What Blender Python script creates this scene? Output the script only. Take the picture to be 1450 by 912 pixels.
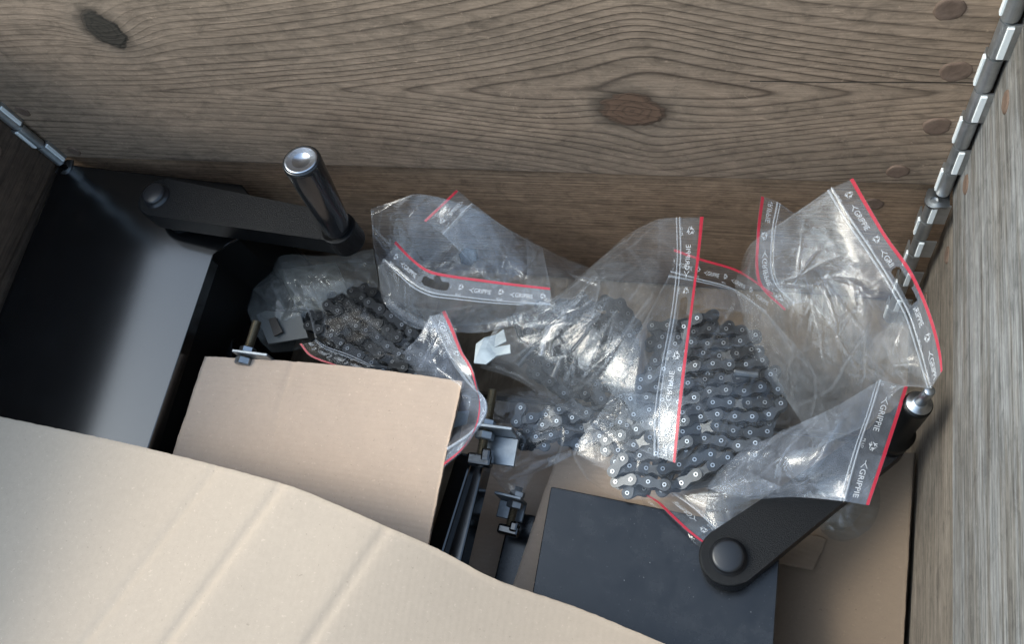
import bpy, bmesh, math, random
import numpy as np
from mathutils import Vector, Matrix
from mathutils.geometry import delaunay_2d_cdt

for o in list(bpy.data.objects):
    bpy.data.objects.remove(o)
sc = bpy.context.scene
COL = sc.collection
rnd = random.Random(7)

# ------------------------------------------------------------------ camera
CAM = np.array([0.6522850, -0.3560927, 0.7436935])
YAW, PITCH, ROLL, FPX = -0.6674131, 1.0778130, -0.5205405, 1205.228
_f = np.array([math.sin(YAW)*math.cos(PITCH), math.cos(YAW)*math.cos(PITCH), -math.sin(PITCH)])
_r = np.array([math.cos(YAW), -math.sin(YAW), 0.0])
_u = np.cross(_r, _f)
RGT = _r*math.cos(ROLL) + _u*math.sin(ROLL)
UPV = -_r*math.sin(ROLL) + _u*math.cos(ROLL)
cd = bpy.data.cameras.new('camera')
cd.sensor_width = 36.0
cd.lens = 36.0*FPX/1450.0
cd.clip_start = 0.01
cd.clip_end = 500.0
cam = bpy.data.objects.new('camera', cd)
M = Matrix.Identity(4)
for i in range(3):
    M[i][0] = RGT[i]; M[i][1] = UPV[i]; M[i][2] = -_f[i]; M[i][3] = CAM[i]
cam.matrix_world = M
COL.objects.link(cam)
sc.camera = cam

# ------------------------------------------------------------------ sky, sun, exposure
SUN_TO = Vector((-0.68, -0.12, 0.72)).normalized()      # towards the sun: over the left wall, behind the viewer
SUN_EL = math.asin(SUN_TO.z)
SUN_ROT = math.atan2(SUN_TO.x, SUN_TO.y)
world = bpy.data.worlds.new('World')
sc.world = world
world.use_nodes = True
wt = world.node_tree
wt.nodes.clear()
wo = wt.nodes.new('ShaderNodeOutputWorld')
wb = wt.nodes.new('ShaderNodeBackground')
ws = wt.nodes.new('ShaderNodeTexSky')
ws.sky_type = 'NISHITA'
ws.sun_disc = False
ws.sun_elevation = SUN_EL
ws.sun_rotation = SUN_ROT
ws.air_density = 1.6
ws.dust_density = 3.4
ws.ozone_density = 0.4
wh = wt.nodes.new('ShaderNodeHueSaturation')             # thin cloud: the blue is washed out
wh.inputs['Saturation'].default_value = 0.70
wb.inputs['Strength'].default_value = 0.15
wt.links.new(ws.outputs[0], wh.inputs['Color'])
wm = wt.nodes.new('ShaderNodeMixRGB'); wm.blend_type = 'MULTIPLY'   # the cool cast of cloud light
wm.inputs[0].default_value = 1.0
wm.inputs[2].default_value = (0.85, 1.0, 1.13, 1)
wt.links.new(wh.outputs[0], wm.inputs[1])
wt.links.new(wm.outputs[0], wb.inputs['Color'])
wt.links.new(wb.outputs[0], wo.inputs['Surface'])
sd = bpy.data.lights.new('sun', 'SUN')
sd.energy = 0.50
sd.angle = math.radians(20)
sd.color = (1.0, 0.89, 0.74)
sun = bpy.data.objects.new('sun', sd)
sun.rotation_euler = SUN_TO.to_track_quat('Z', 'Y').to_euler()
COL.objects.link(sun)
vs = sc.view_settings
vs.view_transform = 'Standard'
vs.look = 'None'
vs.gamma = 1.0
vs.use_curve_mapping = False
vs.exposure = 1.36
sc.render.engine = 'CYCLES'
cy = sc.cycles
cy.use_denoising = True
cy.transparent_max_bounces = 40
cy.max_bounces = 10
cy.sample_clamp_indirect = 8.0

# ------------------------------------------------------------------ where things stand
W, JZ, TOP = 0.76, 0.20, 0.425      # inner width of the crate, joint and top of the two collars
def U(x, y, z, lim=True):
    """the point at height z seen at (x, y) of the photograph, kept inside the crate walls"""
    d = RGT*((x-725)/FPX) - UPV*((y-456)/FPX) + _f
    p = CAM + d*((z-CAM[2])/d[2])
    if lim and p[1] > -0.007:
        p = CAM + d*((-0.007-CAM[1])/d[1])
    if lim and p[0] > W-0.005:
        p = CAM + d*((W-0.005-CAM[0])/d[0])
    return p

# ------------------------------------------------------------------ object helpers
def link(o, parent=None):
    COL.objects.link(o)
    if parent is not None:
        o.parent = parent
    return o
def tag(o, label=None, cat=None, group=None, kind=None):
    if label: o['label'] = label
    if cat: o['category'] = cat
    if group: o['group'] = group
    if kind: o['kind'] = kind
    return o
def empty(name, loc, label, cat, group=None):
    o = bpy.data.objects.new(name, None)
    o.empty_display_size = 0.02
    o.location = Vector(loc)
    link(o)
    return tag(o, label, cat, group)
def put(name, me, mat, parent=None, smooth=None):
    if mat is not None and len(me.materials) == 0:
        for m in (mat if isinstance(mat, (list, tuple)) else [mat]):
            me.materials.append(m)
    if smooth is not None:
        me.polygons.foreach_set('use_smooth', [smooth]*len(me.polygons))
    o = bpy.data.objects.new(name, me)
    link(o, parent)
    if parent is not None:                 # vertices are given in world space: undo the parent
        o.matrix_parent_inverse = Matrix.Translation(-parent.location) if parent.parent is None and parent.type == 'EMPTY' else Matrix.Identity(4)
    return o
def bm_obj(name, bm, mat, parent=None, smooth=False):
    me = bpy.data.meshes.new(name)
    bmesh.ops.recalc_face_normals(bm, faces=bm.faces)
    bm.to_mesh(me)
    bm.free()
    return put(name, me, mat, parent, smooth)
def np_mesh(name, V, F):
    me = bpy.data.meshes.new(name)
    V = np.asarray(V, dtype=np.float32)
    F = np.asarray(F, dtype=np.int32)
    k = F.shape[1]
    me.vertices.add(len(V)); me.vertices.foreach_set('co', V.ravel())
    me.loops.add(F.size); me.loops.foreach_set('vertex_index', F.ravel())
    me.polygons.add(len(F))
    me.polygons.foreach_set('loop_start', np.arange(0, F.size, k, dtype=np.int32))
    me.update(calc_edges=True)
    return me
def add_box(bm, c, size, bev=0.0, rot=None, seg=1):
    mat = Matrix.Translation(Vector(c)) @ (rot.to_4x4() if rot else Matrix.Identity(4)) @ Matrix.Diagonal((*size, 1))
    r = bmesh.ops.create_cube(bm, size=1.0, matrix=mat)
    if bev > 0:
        es = list({e for v in r['verts'] for e in v.link_edges})
        bmesh.ops.bevel(bm, geom=es, offset=bev, segments=seg, affect='EDGES', profile=0.5)
def axis_mat(a, b):
    a, b = Vector(a), Vector(b)
    d = b-a
    return Matrix.Translation((a+b)/2) @ d.to_track_quat('Z', 'Y').to_matrix().to_4x4(), d.length
def add_cyl(bm, a, b, r, n=24, r2=None, bev=0.0, caps=True):
    m, L = axis_mat(a, b)
    q = bmesh.ops.create_cone(bm, cap_ends=caps, segments=n, radius1=r, radius2=r if r2 is None else r2, depth=L, matrix=m)
    if bev > 0:
        es = [e for e in {e for v in q['verts'] for e in v.link_edges} if any(len(f.verts) > 4 for f in e.link_faces)]
        bmesh.ops.bevel(bm, geom=es, offset=bev, segments=2, affect='EDGES', profile=0.5)
def add_lathe(bm, a, b, prof, n=32):
    """profile of (t along a->b in metres, radius)"""
    m, L = axis_mat(a, b)
    m = m @ Matrix.Translation((0, 0, -L/2))
    rings = []
    for t, r in prof:
        rings.append([bm.verts.new(m @ Vector((r*math.cos(2*math.pi*k/n), r*math.sin(2*math.pi*k/n), t))) for k in range(n)])
    for p, q in zip(rings, rings[1:]):
        for k in range(n):
            bm.faces.new((p[k], p[(k+1) % n], q[(k+1) % n], q[k]))
    bm.faces.new(rings[0]); bm.faces.new(rings[-1])
def add_prism(bm, pts, z0, z1, bev=0.0, seg=2):
    lo = [bm.verts.new((p[0], p[1], z0)) for p in pts]
    hi = [bm.verts.new((p[0], p[1], z1)) for p in pts]
    n = len(pts)
    bm.faces.new(lo); top = bm.faces.new(hi)
    for k in range(n):
        bm.faces.new((lo[k], lo[(k+1) % n], hi[(k+1) % n], hi[k]))
    if bev > 0:
        bmesh.ops.bevel(bm, geom=list(top.edges), offset=bev, segments=seg, affect='EDGES', profile=0.5)

# ------------------------------------------------------------------ numpy noise
_P = np.random.RandomState(3).permutation(256)
_P = np.concatenate([_P, _P, _P])
_G = np.stack([np.cos(np.arange(256)*2.399963), np.sin(np.arange(256)*2.399963)], 1)
def perlin(x, y, seed=0):
    x = np.asarray(x, float)+seed*17.31; y = np.asarray(y, float)+seed*9.77
    xi = np.floor(x).astype(int); yi = np.floor(y).astype(int)
    xf = x-xi; yf = y-yi
    xi &= 255; yi &= 255
    u = xf*xf*xf*(xf*(xf*6-15)+10); v = yf*yf*yf*(yf*(yf*6-15)+10)
    def g(ix, iy, dx, dy):
        h = _G[_P[_P[ix & 255]+(iy & 255)]]
        return h[..., 0]*dx+h[..., 1]*dy
    a = g(xi, yi, xf, yf); b = g(xi+1, yi, xf-1, yf); c = g(xi, yi+1, xf, yf-1); d = g(xi+1, yi+1, xf-1, yf-1)
    return (a+u*(b-a))+v*((c+u*(d-c))-(a+u*(b-a)))

# ------------------------------------------------------------------ materials
class NT:
    def __init__(s, name):
        s.m = bpy.data.materials.new(name); s.m.use_nodes = True
        s.t = s.m.node_tree; s.t.nodes.clear()
        s.out = s.n('OutputMaterial')
    def n(s, kind, **kw):
        nd = s.t.nodes.new('ShaderNode'+kind)
        for k, v in kw.items():
            setattr(nd, k, v)
        return nd
    def l(s, a, b): s.t.links.new(a, b)
    def math(s, op, a, b=None, clamp=False):
        nd = s.n('Math', operation=op); nd.use_clamp = clamp
        for i, v in enumerate((a, b)):
            if v is None: continue
            if isinstance(v, (int, float)): nd.inputs[i].default_value = v
            else: s.l(v, nd.inputs[i])
        return nd.outputs[0]
    def noise(s, vec, scale, detail=3.0, rough=0.55, dist=0.0):
        nd = s.n('TexNoise'); s.l(vec, nd.inputs['Vector'])
        nd.inputs['Scale'].default_value = scale; nd.inputs['Detail'].default_value = detail
        nd.inputs['Roughness'].default_value = rough; nd.inputs['Distortion'].default_value = dist
        return nd.outputs['Fac']
    def ramp(s, fac, stops):
        nd = s.n('ValToRGB'); s.l(fac, nd.inputs[0])
        cr = nd.color_ramp
        while len(cr.elements) < len(stops): cr.elements.new(0.5)
        for e, (p, c) in zip(cr.elements, stops):
            e.position = p
            e.color = (c, c, c, 1) if isinstance(c, (int, float)) else (*c, 1)
        return nd.outputs[0]
    def mix(s, fac, a, b, mode='MIX'):
        nd = s.n('MixRGB', blend_type=mode)
        for i, v in enumerate((fac, a, b)):
            if isinstance(v, (int, float)): nd.inputs[i].default_value = v
            elif isinstance(v, tuple): nd.inputs[i].default_value = (*v, 1)
            else: s.l(v, nd.inputs[i])
        return nd.outputs[0]
    def scale(s, vec, xyz):
        nd = s.n('Mapping'); s.l(vec, nd.inputs[0]); nd.inputs['Scale'].default_value = xyz
        return nd.outputs[0]
    def bump(s, h, strength, dist, nrm=None):
        nd = s.n('Bump'); nd.inputs['Strength'].default_value = strength; nd.inputs['Distance'].default_value = dist
        s.l(h, nd.inputs['Height'])
        if nrm is not None: s.l(nrm, nd.inputs['Normal'])
        return nd.outputs[0]
    def principled(s, base, rough, metal=0.0, spec=0.5, nrm=None, coat=0.0):
        p = s.n('BsdfPrincipled')
        for k, v in (('Base Color', base), ('Roughness', rough), ('Metallic', metal), ('Specular IOR Level', spec), ('Coat Weight', coat)):
            if isinstance(v, (int, float)): p.inputs[k].default_value = v
            elif isinstance(v, tuple): p.inputs[k].default_value = (*v, 1)
            else: s.l(v, p.inputs[k])
        if nrm is not None: s.l(nrm, p.inputs['Normal'])
        s.l(p.outputs[0], s.out.inputs[0])
        return p
    def coords(s, which='Object'):
        return s.n('TexCoord').outputs[which]

def wood(name, light, dark, stain, freq, center, slope=0.13, span=0.18, e=0.010, warp=0.010, knots=(), contrast=0.75, stain_amt=0.5, seed=0.0, fibre=0.35, grey=None, crack=None, streak=0.22, boost=0.0):
    t = NT(name)
    co = t.n('Mapping'); t.l(t.coords(), co.inputs[0])
    vec = co.outputs[0]
    sp = t.n('SeparateXYZ'); t.l(vec, sp.inputs[0])
    u, v = sp.outputs['X'], sp.outputs['Z']
    off = t.n('Mapping'); t.l(vec, off.inputs[0]); off.inputs['Location'].default_value = (seed, seed*0.7, seed*1.3)
    ov = off.outputs[0]
    n1 = t.noise(t.scale(ov, (3.0, 1, 11.0)), 1.0, 3.0, 0.5)
    n2 = t.noise(t.scale(ov, (14.0, 1, 60.0)), 1.0, 2.0, 0.5)
    wv = t.math('ADD', t.math('MULTIPLY', t.math('SUBTRACT', n1, 0.5), warp*3), t.math('MULTIPLY', t.math('SUBTRACT', n2, 0.5), warp*0.32))
    du = t.math('SUBTRACT', u, center[0]); dv = t.math('SUBTRACT', v, center[1])
    dvw = t.math('ADD', dv, wv)
    A = t.math('SQRT', t.math('ADD', t.math('MULTIPLY', dvw, dvw), e*e))
    ad = t.math('SQRT', t.math('ADD', t.math('MULTIPLY', du, du), 0.0003))
    B = t.math('MULTIPLY', t.math('SUBTRACT', 1.0, t.math('EXPONENT', t.math('MULTIPLY', ad, -1.0/span))), slope*span)
    ph = t.math('ADD', A, B)
    # extra knots swirl the grain round them
    for (ku, kv, ka, kb, col, amt) in knots:
        x = t.math('DIVIDE', t.math('SUBTRACT', u, ku), ka*2.2); y = t.math('DIVIDE', t.math('SUBTRACT', v, kv), kb*1.7)
        r2 = t.math('ADD', t.math('MULTIPLY', x, x), t.math('MULTIPLY', y, y))
        ph = t.math('ADD', ph, t.math('MULTIPLY', t.math('EXPONENT', t.math('MULTIPLY', r2, -1.0)), amt))
    ph = t.math('MULTIPLY', ph, freq)
    # rings of unequal width
    ph = t.math('ADD', ph, t.math('MULTIPLY', t.math('SINE', t.math('MULTIPLY', ph, 0.61)), 0.55))
    prof = t.ramp(t.math('FRACT', ph), [(0.0, 0.30), (0.10, 0.03), (0.52, 0.08), (0.76, 0.34), (0.90, 1.0), (1.0, 0.30)])
    amp = t.ramp(t.noise(t.scale(ov, (3.2, 1, 12.0)), 1.0, 4.0, 0.6), [(0.34, 0.28), (0.62, 0.9)])
    q2 = t.math('ADD', t.math('MULTIPLY', t.math('MULTIPLY', du, du), 1/0.15**2), t.math('MULTIPLY', t.math('MULTIPLY', dv, dv), 1/0.045**2))
    amp = t.math('ADD', amp, t.math('MULTIPLY', t.math('EXPONENT', t.math('MULTIPLY', q2, -1.0)), boost), True)
    pl = t.math('MULTIPLY', t.math('MULTIPLY', prof, amp), contrast)
    fib = t.noise(t.scale(ov, (45.0, 30, 1100.0)), 1.0, 3.0, 0.65)
    col = t.mix(pl, light, dark)
    st = t.ramp(t.noise(t.scale(ov, (5.0, 2, 20.0)), 1.0, 6.0, 0.66), [(0.40, 0.0), (0.72, 1.0)])
    col = t.mix(t.math('MULTIPLY', st, stain_amt), col, stain)
    if grey is not None:
        gr = t.ramp(t.noise(t.scale(ov, (5.0, 3, 75.0)), 1.0, 7.0, 0.72, 0.6), [(0.44, 0.0), (0.56, 1.0)])
        col = t.mix(t.math('MULTIPLY', gr, grey[1]), col, grey[0])
        gr2 = t.ramp(t.noise(t.scale(ov, (2.6, 3, 34.0)), 1.3, 8.0, 0.74, 1.2), [(0.55, 0.0), (0.60, 1.0)])
        col = t.mix(t.math('MULTIPLY', gr2, grey[1]*0.85), col, grey[2])
    fs = t.ramp(fib, [(0.28, 1.0-fibre), (0.52, 1.0), (0.75, 1.0+fibre*0.35)])
    col = t.mix(1.0, col, fs, 'MULTIPLY')
    f2 = t.ramp(t.noise(t.scale(ov, (11.0, 9, 430.0)), 1.0, 4.0, 0.7, 0.3), [(0.34, 1.0-streak*1.6), (0.5, 1.0), (0.68, 1.0+streak)])
    col = t.mix(1.0, col, f2, 'MULTIPLY')
    f3 = t.ramp(t.noise(t.scale(ov, (55.0, 9, 95.0)), 1.0, 6.0, 0.75, 0.8), [(0.30, 0.62), (0.5, 1.0), (0.70, 1.28)])
    col = t.mix(1.0, col, f3, 'MULTIPLY')
    # short torn scuffs across the grain
    sc_n = t.ramp(t.noise(t.scale(ov, (95.0, 20, 200.0)), 1.0, 4.0, 0.7, 1.5), [(0.60, 0.0), (0.70, 1.0)])
    col = t.mix(t.math('MULTIPLY', sc_n, 0.30), col, tuple(min(1, c*1.9) for c in light))
    sc_d = t.ramp(t.noise(t.scale(ov, (70.0, 33, 260.0)), 1.0, 4.0, 0.7, 1.0), [(0.65, 0.0), (0.75, 1.0)])
    col = t.mix(t.math('MULTIPLY', sc_d, 0.45), col, (0.05, 0.04, 0.03))
    h = t.math('SUBTRACT', t.math('MULTIPLY', fib, 0.5), t.math('MULTIPLY', pl, -0.6))
    kn_noise = t.noise(t.scale(ov, (60.0, 1, 110.0)), 1.0, 3.0, 0.6)
    for (ku, kv, ka, kb, kcol, amt) in knots:
        x = t.math('DIVIDE', t.math('SUBTRACT', u, ku), ka); y = t.math('DIVIDE', t.math('SUBTRACT', v, kv), kb)
        r = t.math('ADD', t.math('SQRT', t.math('ADD', t.math('MULTIPLY', x, x), t.math('MULTIPLY', y, y))), t.math('MULTIPLY', t.math('SUBTRACT', kn_noise, 0.5), 0.7))
        core = t.ramp(r, [(0.0, 1.0), (0.90, 1.0), (1.0, 0.0)])
        rim = t.ramp(t.math('MULTIPLY', r, 0.5), [(0.40, 0.0), (0.47, 1.0), (0.53, 0.7), (0.70, 0.0)])
        rings = t.ramp(t.math('FRACT', t.math('MULTIPLY', r, 3.6)), [(0.0, 0.9), (0.6, 1.05), (0.95, 0.6)])
        kc = t.mix(1.0, kcol, rings, 'MULTIPLY')
        halo = t.ramp(t.math('MULTIPLY', r, 0.4), [(0.40, 0.55), (0.9, 0.0)])
        col = t.mix(t.math('MULTIPLY', halo, 0.45), col, (0.20, 0.155, 0.115))
        col = t.mix(core, col, kc)
        col = t.mix(t.math('MULTIPLY', rim, 0.72), col, (0.045, 0.032, 0.022))
        h = t.math('SUBTRACT', h, t.math('MULTIPLY', rim, 0.9))
    if crack is not None:      # a long drying check along the grain
        cu0, cu1, cv, cs = crack
        wob = t.math('MULTIPLY', t.math('SUBTRACT', t.noise(t.scale(ov, (30.0, 1, 1)), 1.0, 3.0), 0.5), 0.003)
        d = t.math('ABSOLUTE', t.math('ADD', t.math('SUBTRACT', v, cv), t.math('SUBTRACT', wob, t.math('MULTIPLY', t.math('SUBTRACT', u, cu0), cs))))
        line = t.ramp(t.math('MULTIPLY', d, 500.0), [(0.15, 1.0), (0.45, 0.0)])
        inr = t.math('MULTIPLY', t.math('GREATER_THAN', u, cu0), t.math('LESS_THAN', u, cu1))
        line = t.math('MULTIPLY', line, inr)
        col = t.mix(t.math('MULTIPLY', line, 0.85), col, (0.03, 0.024, 0.018))
        h = t.math('SUBTRACT', h, t.math('MULTIPLY', line, 2.0))
    b = t.bump(h, 0.55, 0.0011)
    t.principled(col, 0.78, 0.0, 0.25, b)
    return t.m

def metal(name, base, rough, metallic=1.0, spec=0.5, bump=0.0, bscale=400.0, blotch=0.0, dust=0.0, bdist=0.0006, coat=0.0, detail=3.0):
    t = NT(name)
    v = t.coords()
    col = base
    r = rough
    if blotch > 0:
        n = t.noise(v, 55.0, 5.0, 0.65, 0.8)
        col = t.mix(t.math('MULTIPLY', t.ramp(n, [(0.35, 0.0), (0.68, 1.0)]), blotch), base, tuple(min(1, c*2.0+0.03) for c in base))
        r = t.math('ADD', rough, t.math('MULTIPLY', t.math('SUBTRACT', n, 0.5), blotch*0.45))
    if dust > 0:
        n = t.noise(v, 620.0, 2.0, 0.5)
        n2 = t.noise(v, 28.0, 5.0, 0.7)
        f = t.math('ADD', t.math('MULTIPLY', t.ramp(n, [(0.735, 0.0), (0.79, 1.0)]), 0.55), t.math('MULTIPLY', t.ramp(n2, [(0.48, 0.0), (0.8, 1.0)]), 0.05))
        col = t.mix(t.math('MULTIPLY', f, dust), col if not isinstance(col, tuple) else col, (0.55, 0.56, 0.56))
        r = t.math('ADD', r if not isinstance(r, float) else r, t.math('MULTIPLY', t.ramp(n2, [(0.4, 0.0), (0.8, 1.0)]), 0.10*dust))
    nrm = None
    if bump > 0:
        nrm = t.bump(t.noise(v, bscale, detail, 0.6), bump, bdist)
    t.principled(col, r, metallic, spec, nrm, coat)
    return t.m

def cardboard(name, base, seed=0.0, flute=(1, 0, 0), rib=0.25, creases=()):
    t = NT(name)
    v = t.coords()
    off = t.n('Mapping'); t.l(v, off.inputs[0]); off.inputs['Location'].default_value = (seed, seed, 0)
    ov = off.outputs[0]
    big = t.noise(ov, 9.0, 4.0, 0.6)
    mid = t.noise(ov, 210.0, 4.0, 0.65)
    fine = t.noise(t.scale(ov, (900, 1500, 900)), 1.0, 2.0, 0.6)
    fleck = t.ramp(t.noise(ov, 520.0, 2.0, 0.5, 0.6), [(0.70, 0.0), (0.77, 1.0)])
    pale = t.ramp(t.noise(t.scale(ov, (430, 520, 430)), 1.0, 2.0, 0.5, 0.5), [(0.66, 0.0), (0.74, 1.0)])
    k = t.math('ADD', t.math('MULTIPLY', t.math('SUBTRACT', big, 0.5), 0.28), t.math('ADD', t.math('MULTIPLY', t.math('SUBTRACT', mid, 0.5), 0.30), t.math('MULTIPLY', t.math('SUBTRACT', fine, 0.5), 0.22)))
    fac = t.math('ADD', k, 0.5, True)
    lo = tuple(c*0.74 for c in base); hi = tuple(min(1.0, c*1.24) for c in base)
    col = t.mix(fac, lo, hi)
    col = t.mix(t.math('MULTIPLY', fleck, 0.5), col, tuple(c*0.45 for c in base))
    col = t.mix(t.math('MULTIPLY', pale, 0.30), col, tuple(min(1, c*1.6) for c in base))
    sp = t.n('SeparateXYZ'); t.l(v, sp.inputs[0])
    ax = t.math('ADD', t.math('MULTIPLY', sp.outputs[0], flute[0]), t.math('MULTIPLY', sp.outputs[1], flute[1]))
    ax = t.math('ADD', ax, t.math('MULTIPLY', t.noise(ov, 14.0, 2.0), 0.002))
    ribs = t.math('SINE', t.math('MULTIPLY', ax, 2*math.pi/0.0042))
    h = t.math('ADD', t.math('MULTIPLY', ribs, rib), t.math('MULTIPLY', mid, 0.55))
    b = t.bump(h, 0.35, 0.0005)
    t.principled(col, 0.85, 0.0, 0.15, b)
    return t.m

def film_mat(name, tint=(0.970, 0.977, 0.982), haze=0.05, refl=1.0, milk=(0.80, 0.84, 0.88), rough=0.05, bump=0.85):
    """thin clear polythene: lets light straight through, mirrors a little, whitens at its creases"""
    t = NT(name)
    v = t.coords()
    tr = t.n('BsdfTransparent'); tr.inputs[0].default_value = (*tint, 1)
    lw = t.n('LayerWeight'); lw.inputs['Blend'].default_value = 0.5
    at = t.n('Attribute', attribute_name='crease')
    hh = t.math('ADD', t.math('MULTIPLY', t.noise(v, 90.0, 5.0, 0.6, 0.7), 0.35), t.math('MULTIPLY', at.outputs['Fac'], 1.0))
    bn = t.bump(hh, bump, 0.0013)
    gl = t.n('BsdfGlossy'); gl.inputs['Roughness'].default_value = rough
    t.l(bn, gl.inputs['Normal'])
    fr = t.math('ADD', t.math('MULTIPLY', t.math('POWER', lw.outputs['Facing'], 4.0), 0.62*refl), 0.046*refl, True)
    m1 = t.n('MixShader'); t.l(fr, m1.inputs[0]); t.l(tr.outputs[0], m1.inputs[1]); t.l(gl.outputs[0], m1.inputs[2])
    df = t.n('BsdfDiffuse'); df.inputs[0].default_value = (*milk, 1)
    tl = t.n('BsdfTranslucent'); tl.inputs[0].default_value = (*milk, 1)
    dm = t.n('MixShader'); dm.inputs[0].default_value = 0.4
    t.l(df.outputs[0], dm.inputs[1]); t.l(tl.outputs[0], dm.inputs[2])
    smear = t.ramp(t.noise(v, 38.0, 6.0, 0.7, 1.2), [(0.42, 0.0), (0.72, 1.0)])
    hz = t.math('ADD', t.math('MULTIPLY', smear, haze*1.3), haze*0.6)
    hz = t.math('ADD', hz, t.math('MULTIPLY', at.outputs['Fac'], 0.14), True)
    m2 = t.n('MixShader'); t.l(hz, m2.inputs[0]); t.l(m1.outputs[0], m2.inputs[1]); t.l(dm.outputs[0], m2.inputs[2])
    t.l(m2.outputs[0], t.out.inputs[0])
    return t.m
def ink_mat(name, col, alpha=1.0, rough=0.4):
    t = NT(name)
    p = t.principled(col, rough, 0.0, 0.4)
    if alpha < 1:
        p.inputs['Alpha'].default_value = alpha
    return t.m

# board coordinates: origin at the middle of the board, x along it, z across it
def bx_(px, py):            # back wall pixel -> local (u, v) on the upper back board
    d = RGT*((px-725)/FPX) - UPV*((py-456)/FPX) + _f
    p = CAM + d*((0-CAM[1])/d[1])
    return p[0]-W/2, p[2]-(JZ+TOP)/2
K1 = bx_(895, 157); K2 = bx_(148, 42); CR = bx_(1110, 118)
M_wood_back_up = wood('wood_weathered_knot', (0.286, 0.200, 0.137), (0.064, 0.041, 0.027), (0.128, 0.097, 0.071), 150.0, (K1[0]+0.012, K1[1]+0.020), 0.46, 0.15, 0.0030, 0.0038,
    knots=((K1[0], K1[1], 0.0225, 0.0185, (0.125, 0.073, 0.046), 0.026), (K2[0], K2[1], 0.015, 0.019, (0.050, 0.039, 0.028), 0.016)), contrast=1.0, stain_amt=0.42, seed=1.7, fibre=0.30, streak=0.07, boost=0.6,
    crack=(CR[0]-0.02, 0.40, CR[1]+0.002, -0.012))
M_wood_back_low = wood('wood_straight_grain', (0.235, 0.150, 0.092), (0.068, 0.040, 0.025), (0.120, 0.082, 0.054), 255.0, (0.2, -0.9), 0.02, 0.4, 0.004, 0.003, contrast=0.85, stain_amt=0.35, seed=4.1, fibre=0.25)
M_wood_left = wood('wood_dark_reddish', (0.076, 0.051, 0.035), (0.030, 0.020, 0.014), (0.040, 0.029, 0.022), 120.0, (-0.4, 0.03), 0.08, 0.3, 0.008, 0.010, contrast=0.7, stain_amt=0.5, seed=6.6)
M_wood_right = wood('wood_silvered_grey', (0.170, 0.158, 0.140), (0.089, 0.071, 0.054), (0.086, 0.069, 0.053), 60.0, (0.3, 0.30), 0.03, 0.4, 0.01, 0.010, contrast=0.50, stain_amt=0.45, seed=9.3, fibre=0.42, streak=0.30,
    grey=((0.230, 0.232, 0.228), 0.62, (0.085, 0.070, 0.056)))
M_wood_right_low = wood('wood_brown_grey', (0.165, 0.138, 0.108), (0.070, 0.055, 0.042), (0.092, 0.076, 0.060), 130.0, (0.3, 0.2), 0.03, 0.4, 0.01, 0.008, contrast=0.7, stain_amt=0.5, seed=12.9, fibre=0.40,
    grey=((0.20, 0.17, 0.14), 0.4, (0.06, 0.043, 0.030)))
M_deck = wood('wood_pallet_deck', (0.20, 0.15, 0.10), (0.08, 0.055, 0.038), (0.10, 0.08, 0.06), 120.0, (0.0, -0.5), 0.03, 0.4, 0.01, 0.008, seed=15.0)
M_nail = metal('rusty_nail_head', (0.120, 0.078, 0.055), 0.75, 0.3, 0.3, 0.6, 300, 0.5)
M_zinc = metal('galvanised_steel', (0.40, 0.41, 0.41), 0.42, 0.95, 0.5, 0.15, 260, 0.35)
M_glint = metal('zinc_edge_glint', (0.82, 0.84, 0.82), 0.55, 0.25, 0.5, 0.1, 260)  # near-white base stands in for bright reflections on the hinge edges
M_zincb = metal('galvanised_bracket', (0.21, 0.225, 0.235), 0.40, 0.85, 0.5, 0.2, 180, 0.4)
M_gloss = metal('black_gloss_paint', (0.002, 0.0022, 0.0025), 0.145, 0.0, 0.9, 0.08, 900, 0.0, 0.12, 0.0001)
M_gloss.node_tree.nodes['Principled BSDF'].inputs['IOR'].default_value = 1.52
M_satin = metal('black_satin_paint', (0.004, 0.0045, 0.0052), 0.20, 0.0, 0.45, 0.15, 1500, 0.25, 0.55, 0.0001)
M_cast = metal('black_cast_paint', (0.003, 0.0033, 0.0038), 0.36, 0.0, 0.20, 0.75, 1300, 0.0, 0.0, 0.0008, 0.0, 4.0)
M_cap = metal('black_plastic_cap', (0.010, 0.0105, 0.012), 0.34, 0.0, 0.45, 0.1, 500)
M_black = metal('black_steel', (0.003, 0.003, 0.003), 0.35, 0.0, 0.2, 0.1, 300)
M_chrome = metal('polished_dark_steel', (0.010, 0.0105, 0.0115), 0.16, 0.0, 0.5, 0.05, 300)
M_capm = metal('brushed_steel_cap', (0.34, 0.36, 0.39), 0.30, 1.0, 0.5, 0.35, 180, 0.3)
M_thread = metal('bronze_thread', (0.20, 0.17, 0.12), 0.38, 0.9)
M_steel = metal('bright_steel', (0.30, 0.315, 0.33), 0.34, 1.0, 0.5, 0.1, 300, 0.2)
M_plate = metal('chain_plate', (0.062, 0.063, 0.063), 0.34, 0.85, 0.5, 0.1, 500, 0.2)
M_plate_blk = metal('chain_plate_black', (0.008, 0.0085, 0.0092), 0.34, 0.1, 0.30)
M_roller = metal('chain_roller', (0.035, 0.034, 0.032), 0.4, 0.8)
M_pin = metal('chain_pin', (0.62, 0.63, 0.62), 0.30, 0.9)
M_pin_d = metal('chain_pin_dark', (0.16, 0.165, 0.17), 0.35, 0.9)
M_card = cardboard('kraft_cardboard', (0.470, 0.366, 0.268), 0.0, (1, 0, 0), 0.08)
M_card_b = cardboard('kraft_cardboard_ribbed', (0.470, 0.350, 0.258), 3.0, (0, 1, 0), 0.32)
M_card_c = cardboard('kraft_cardboard_floor_shade', (0.150, 0.110, 0.077), 6.0, (0.2, 1, 0), 0.2)  # browner kraft, its base colour darkened to carry the shade at floor level
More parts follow.
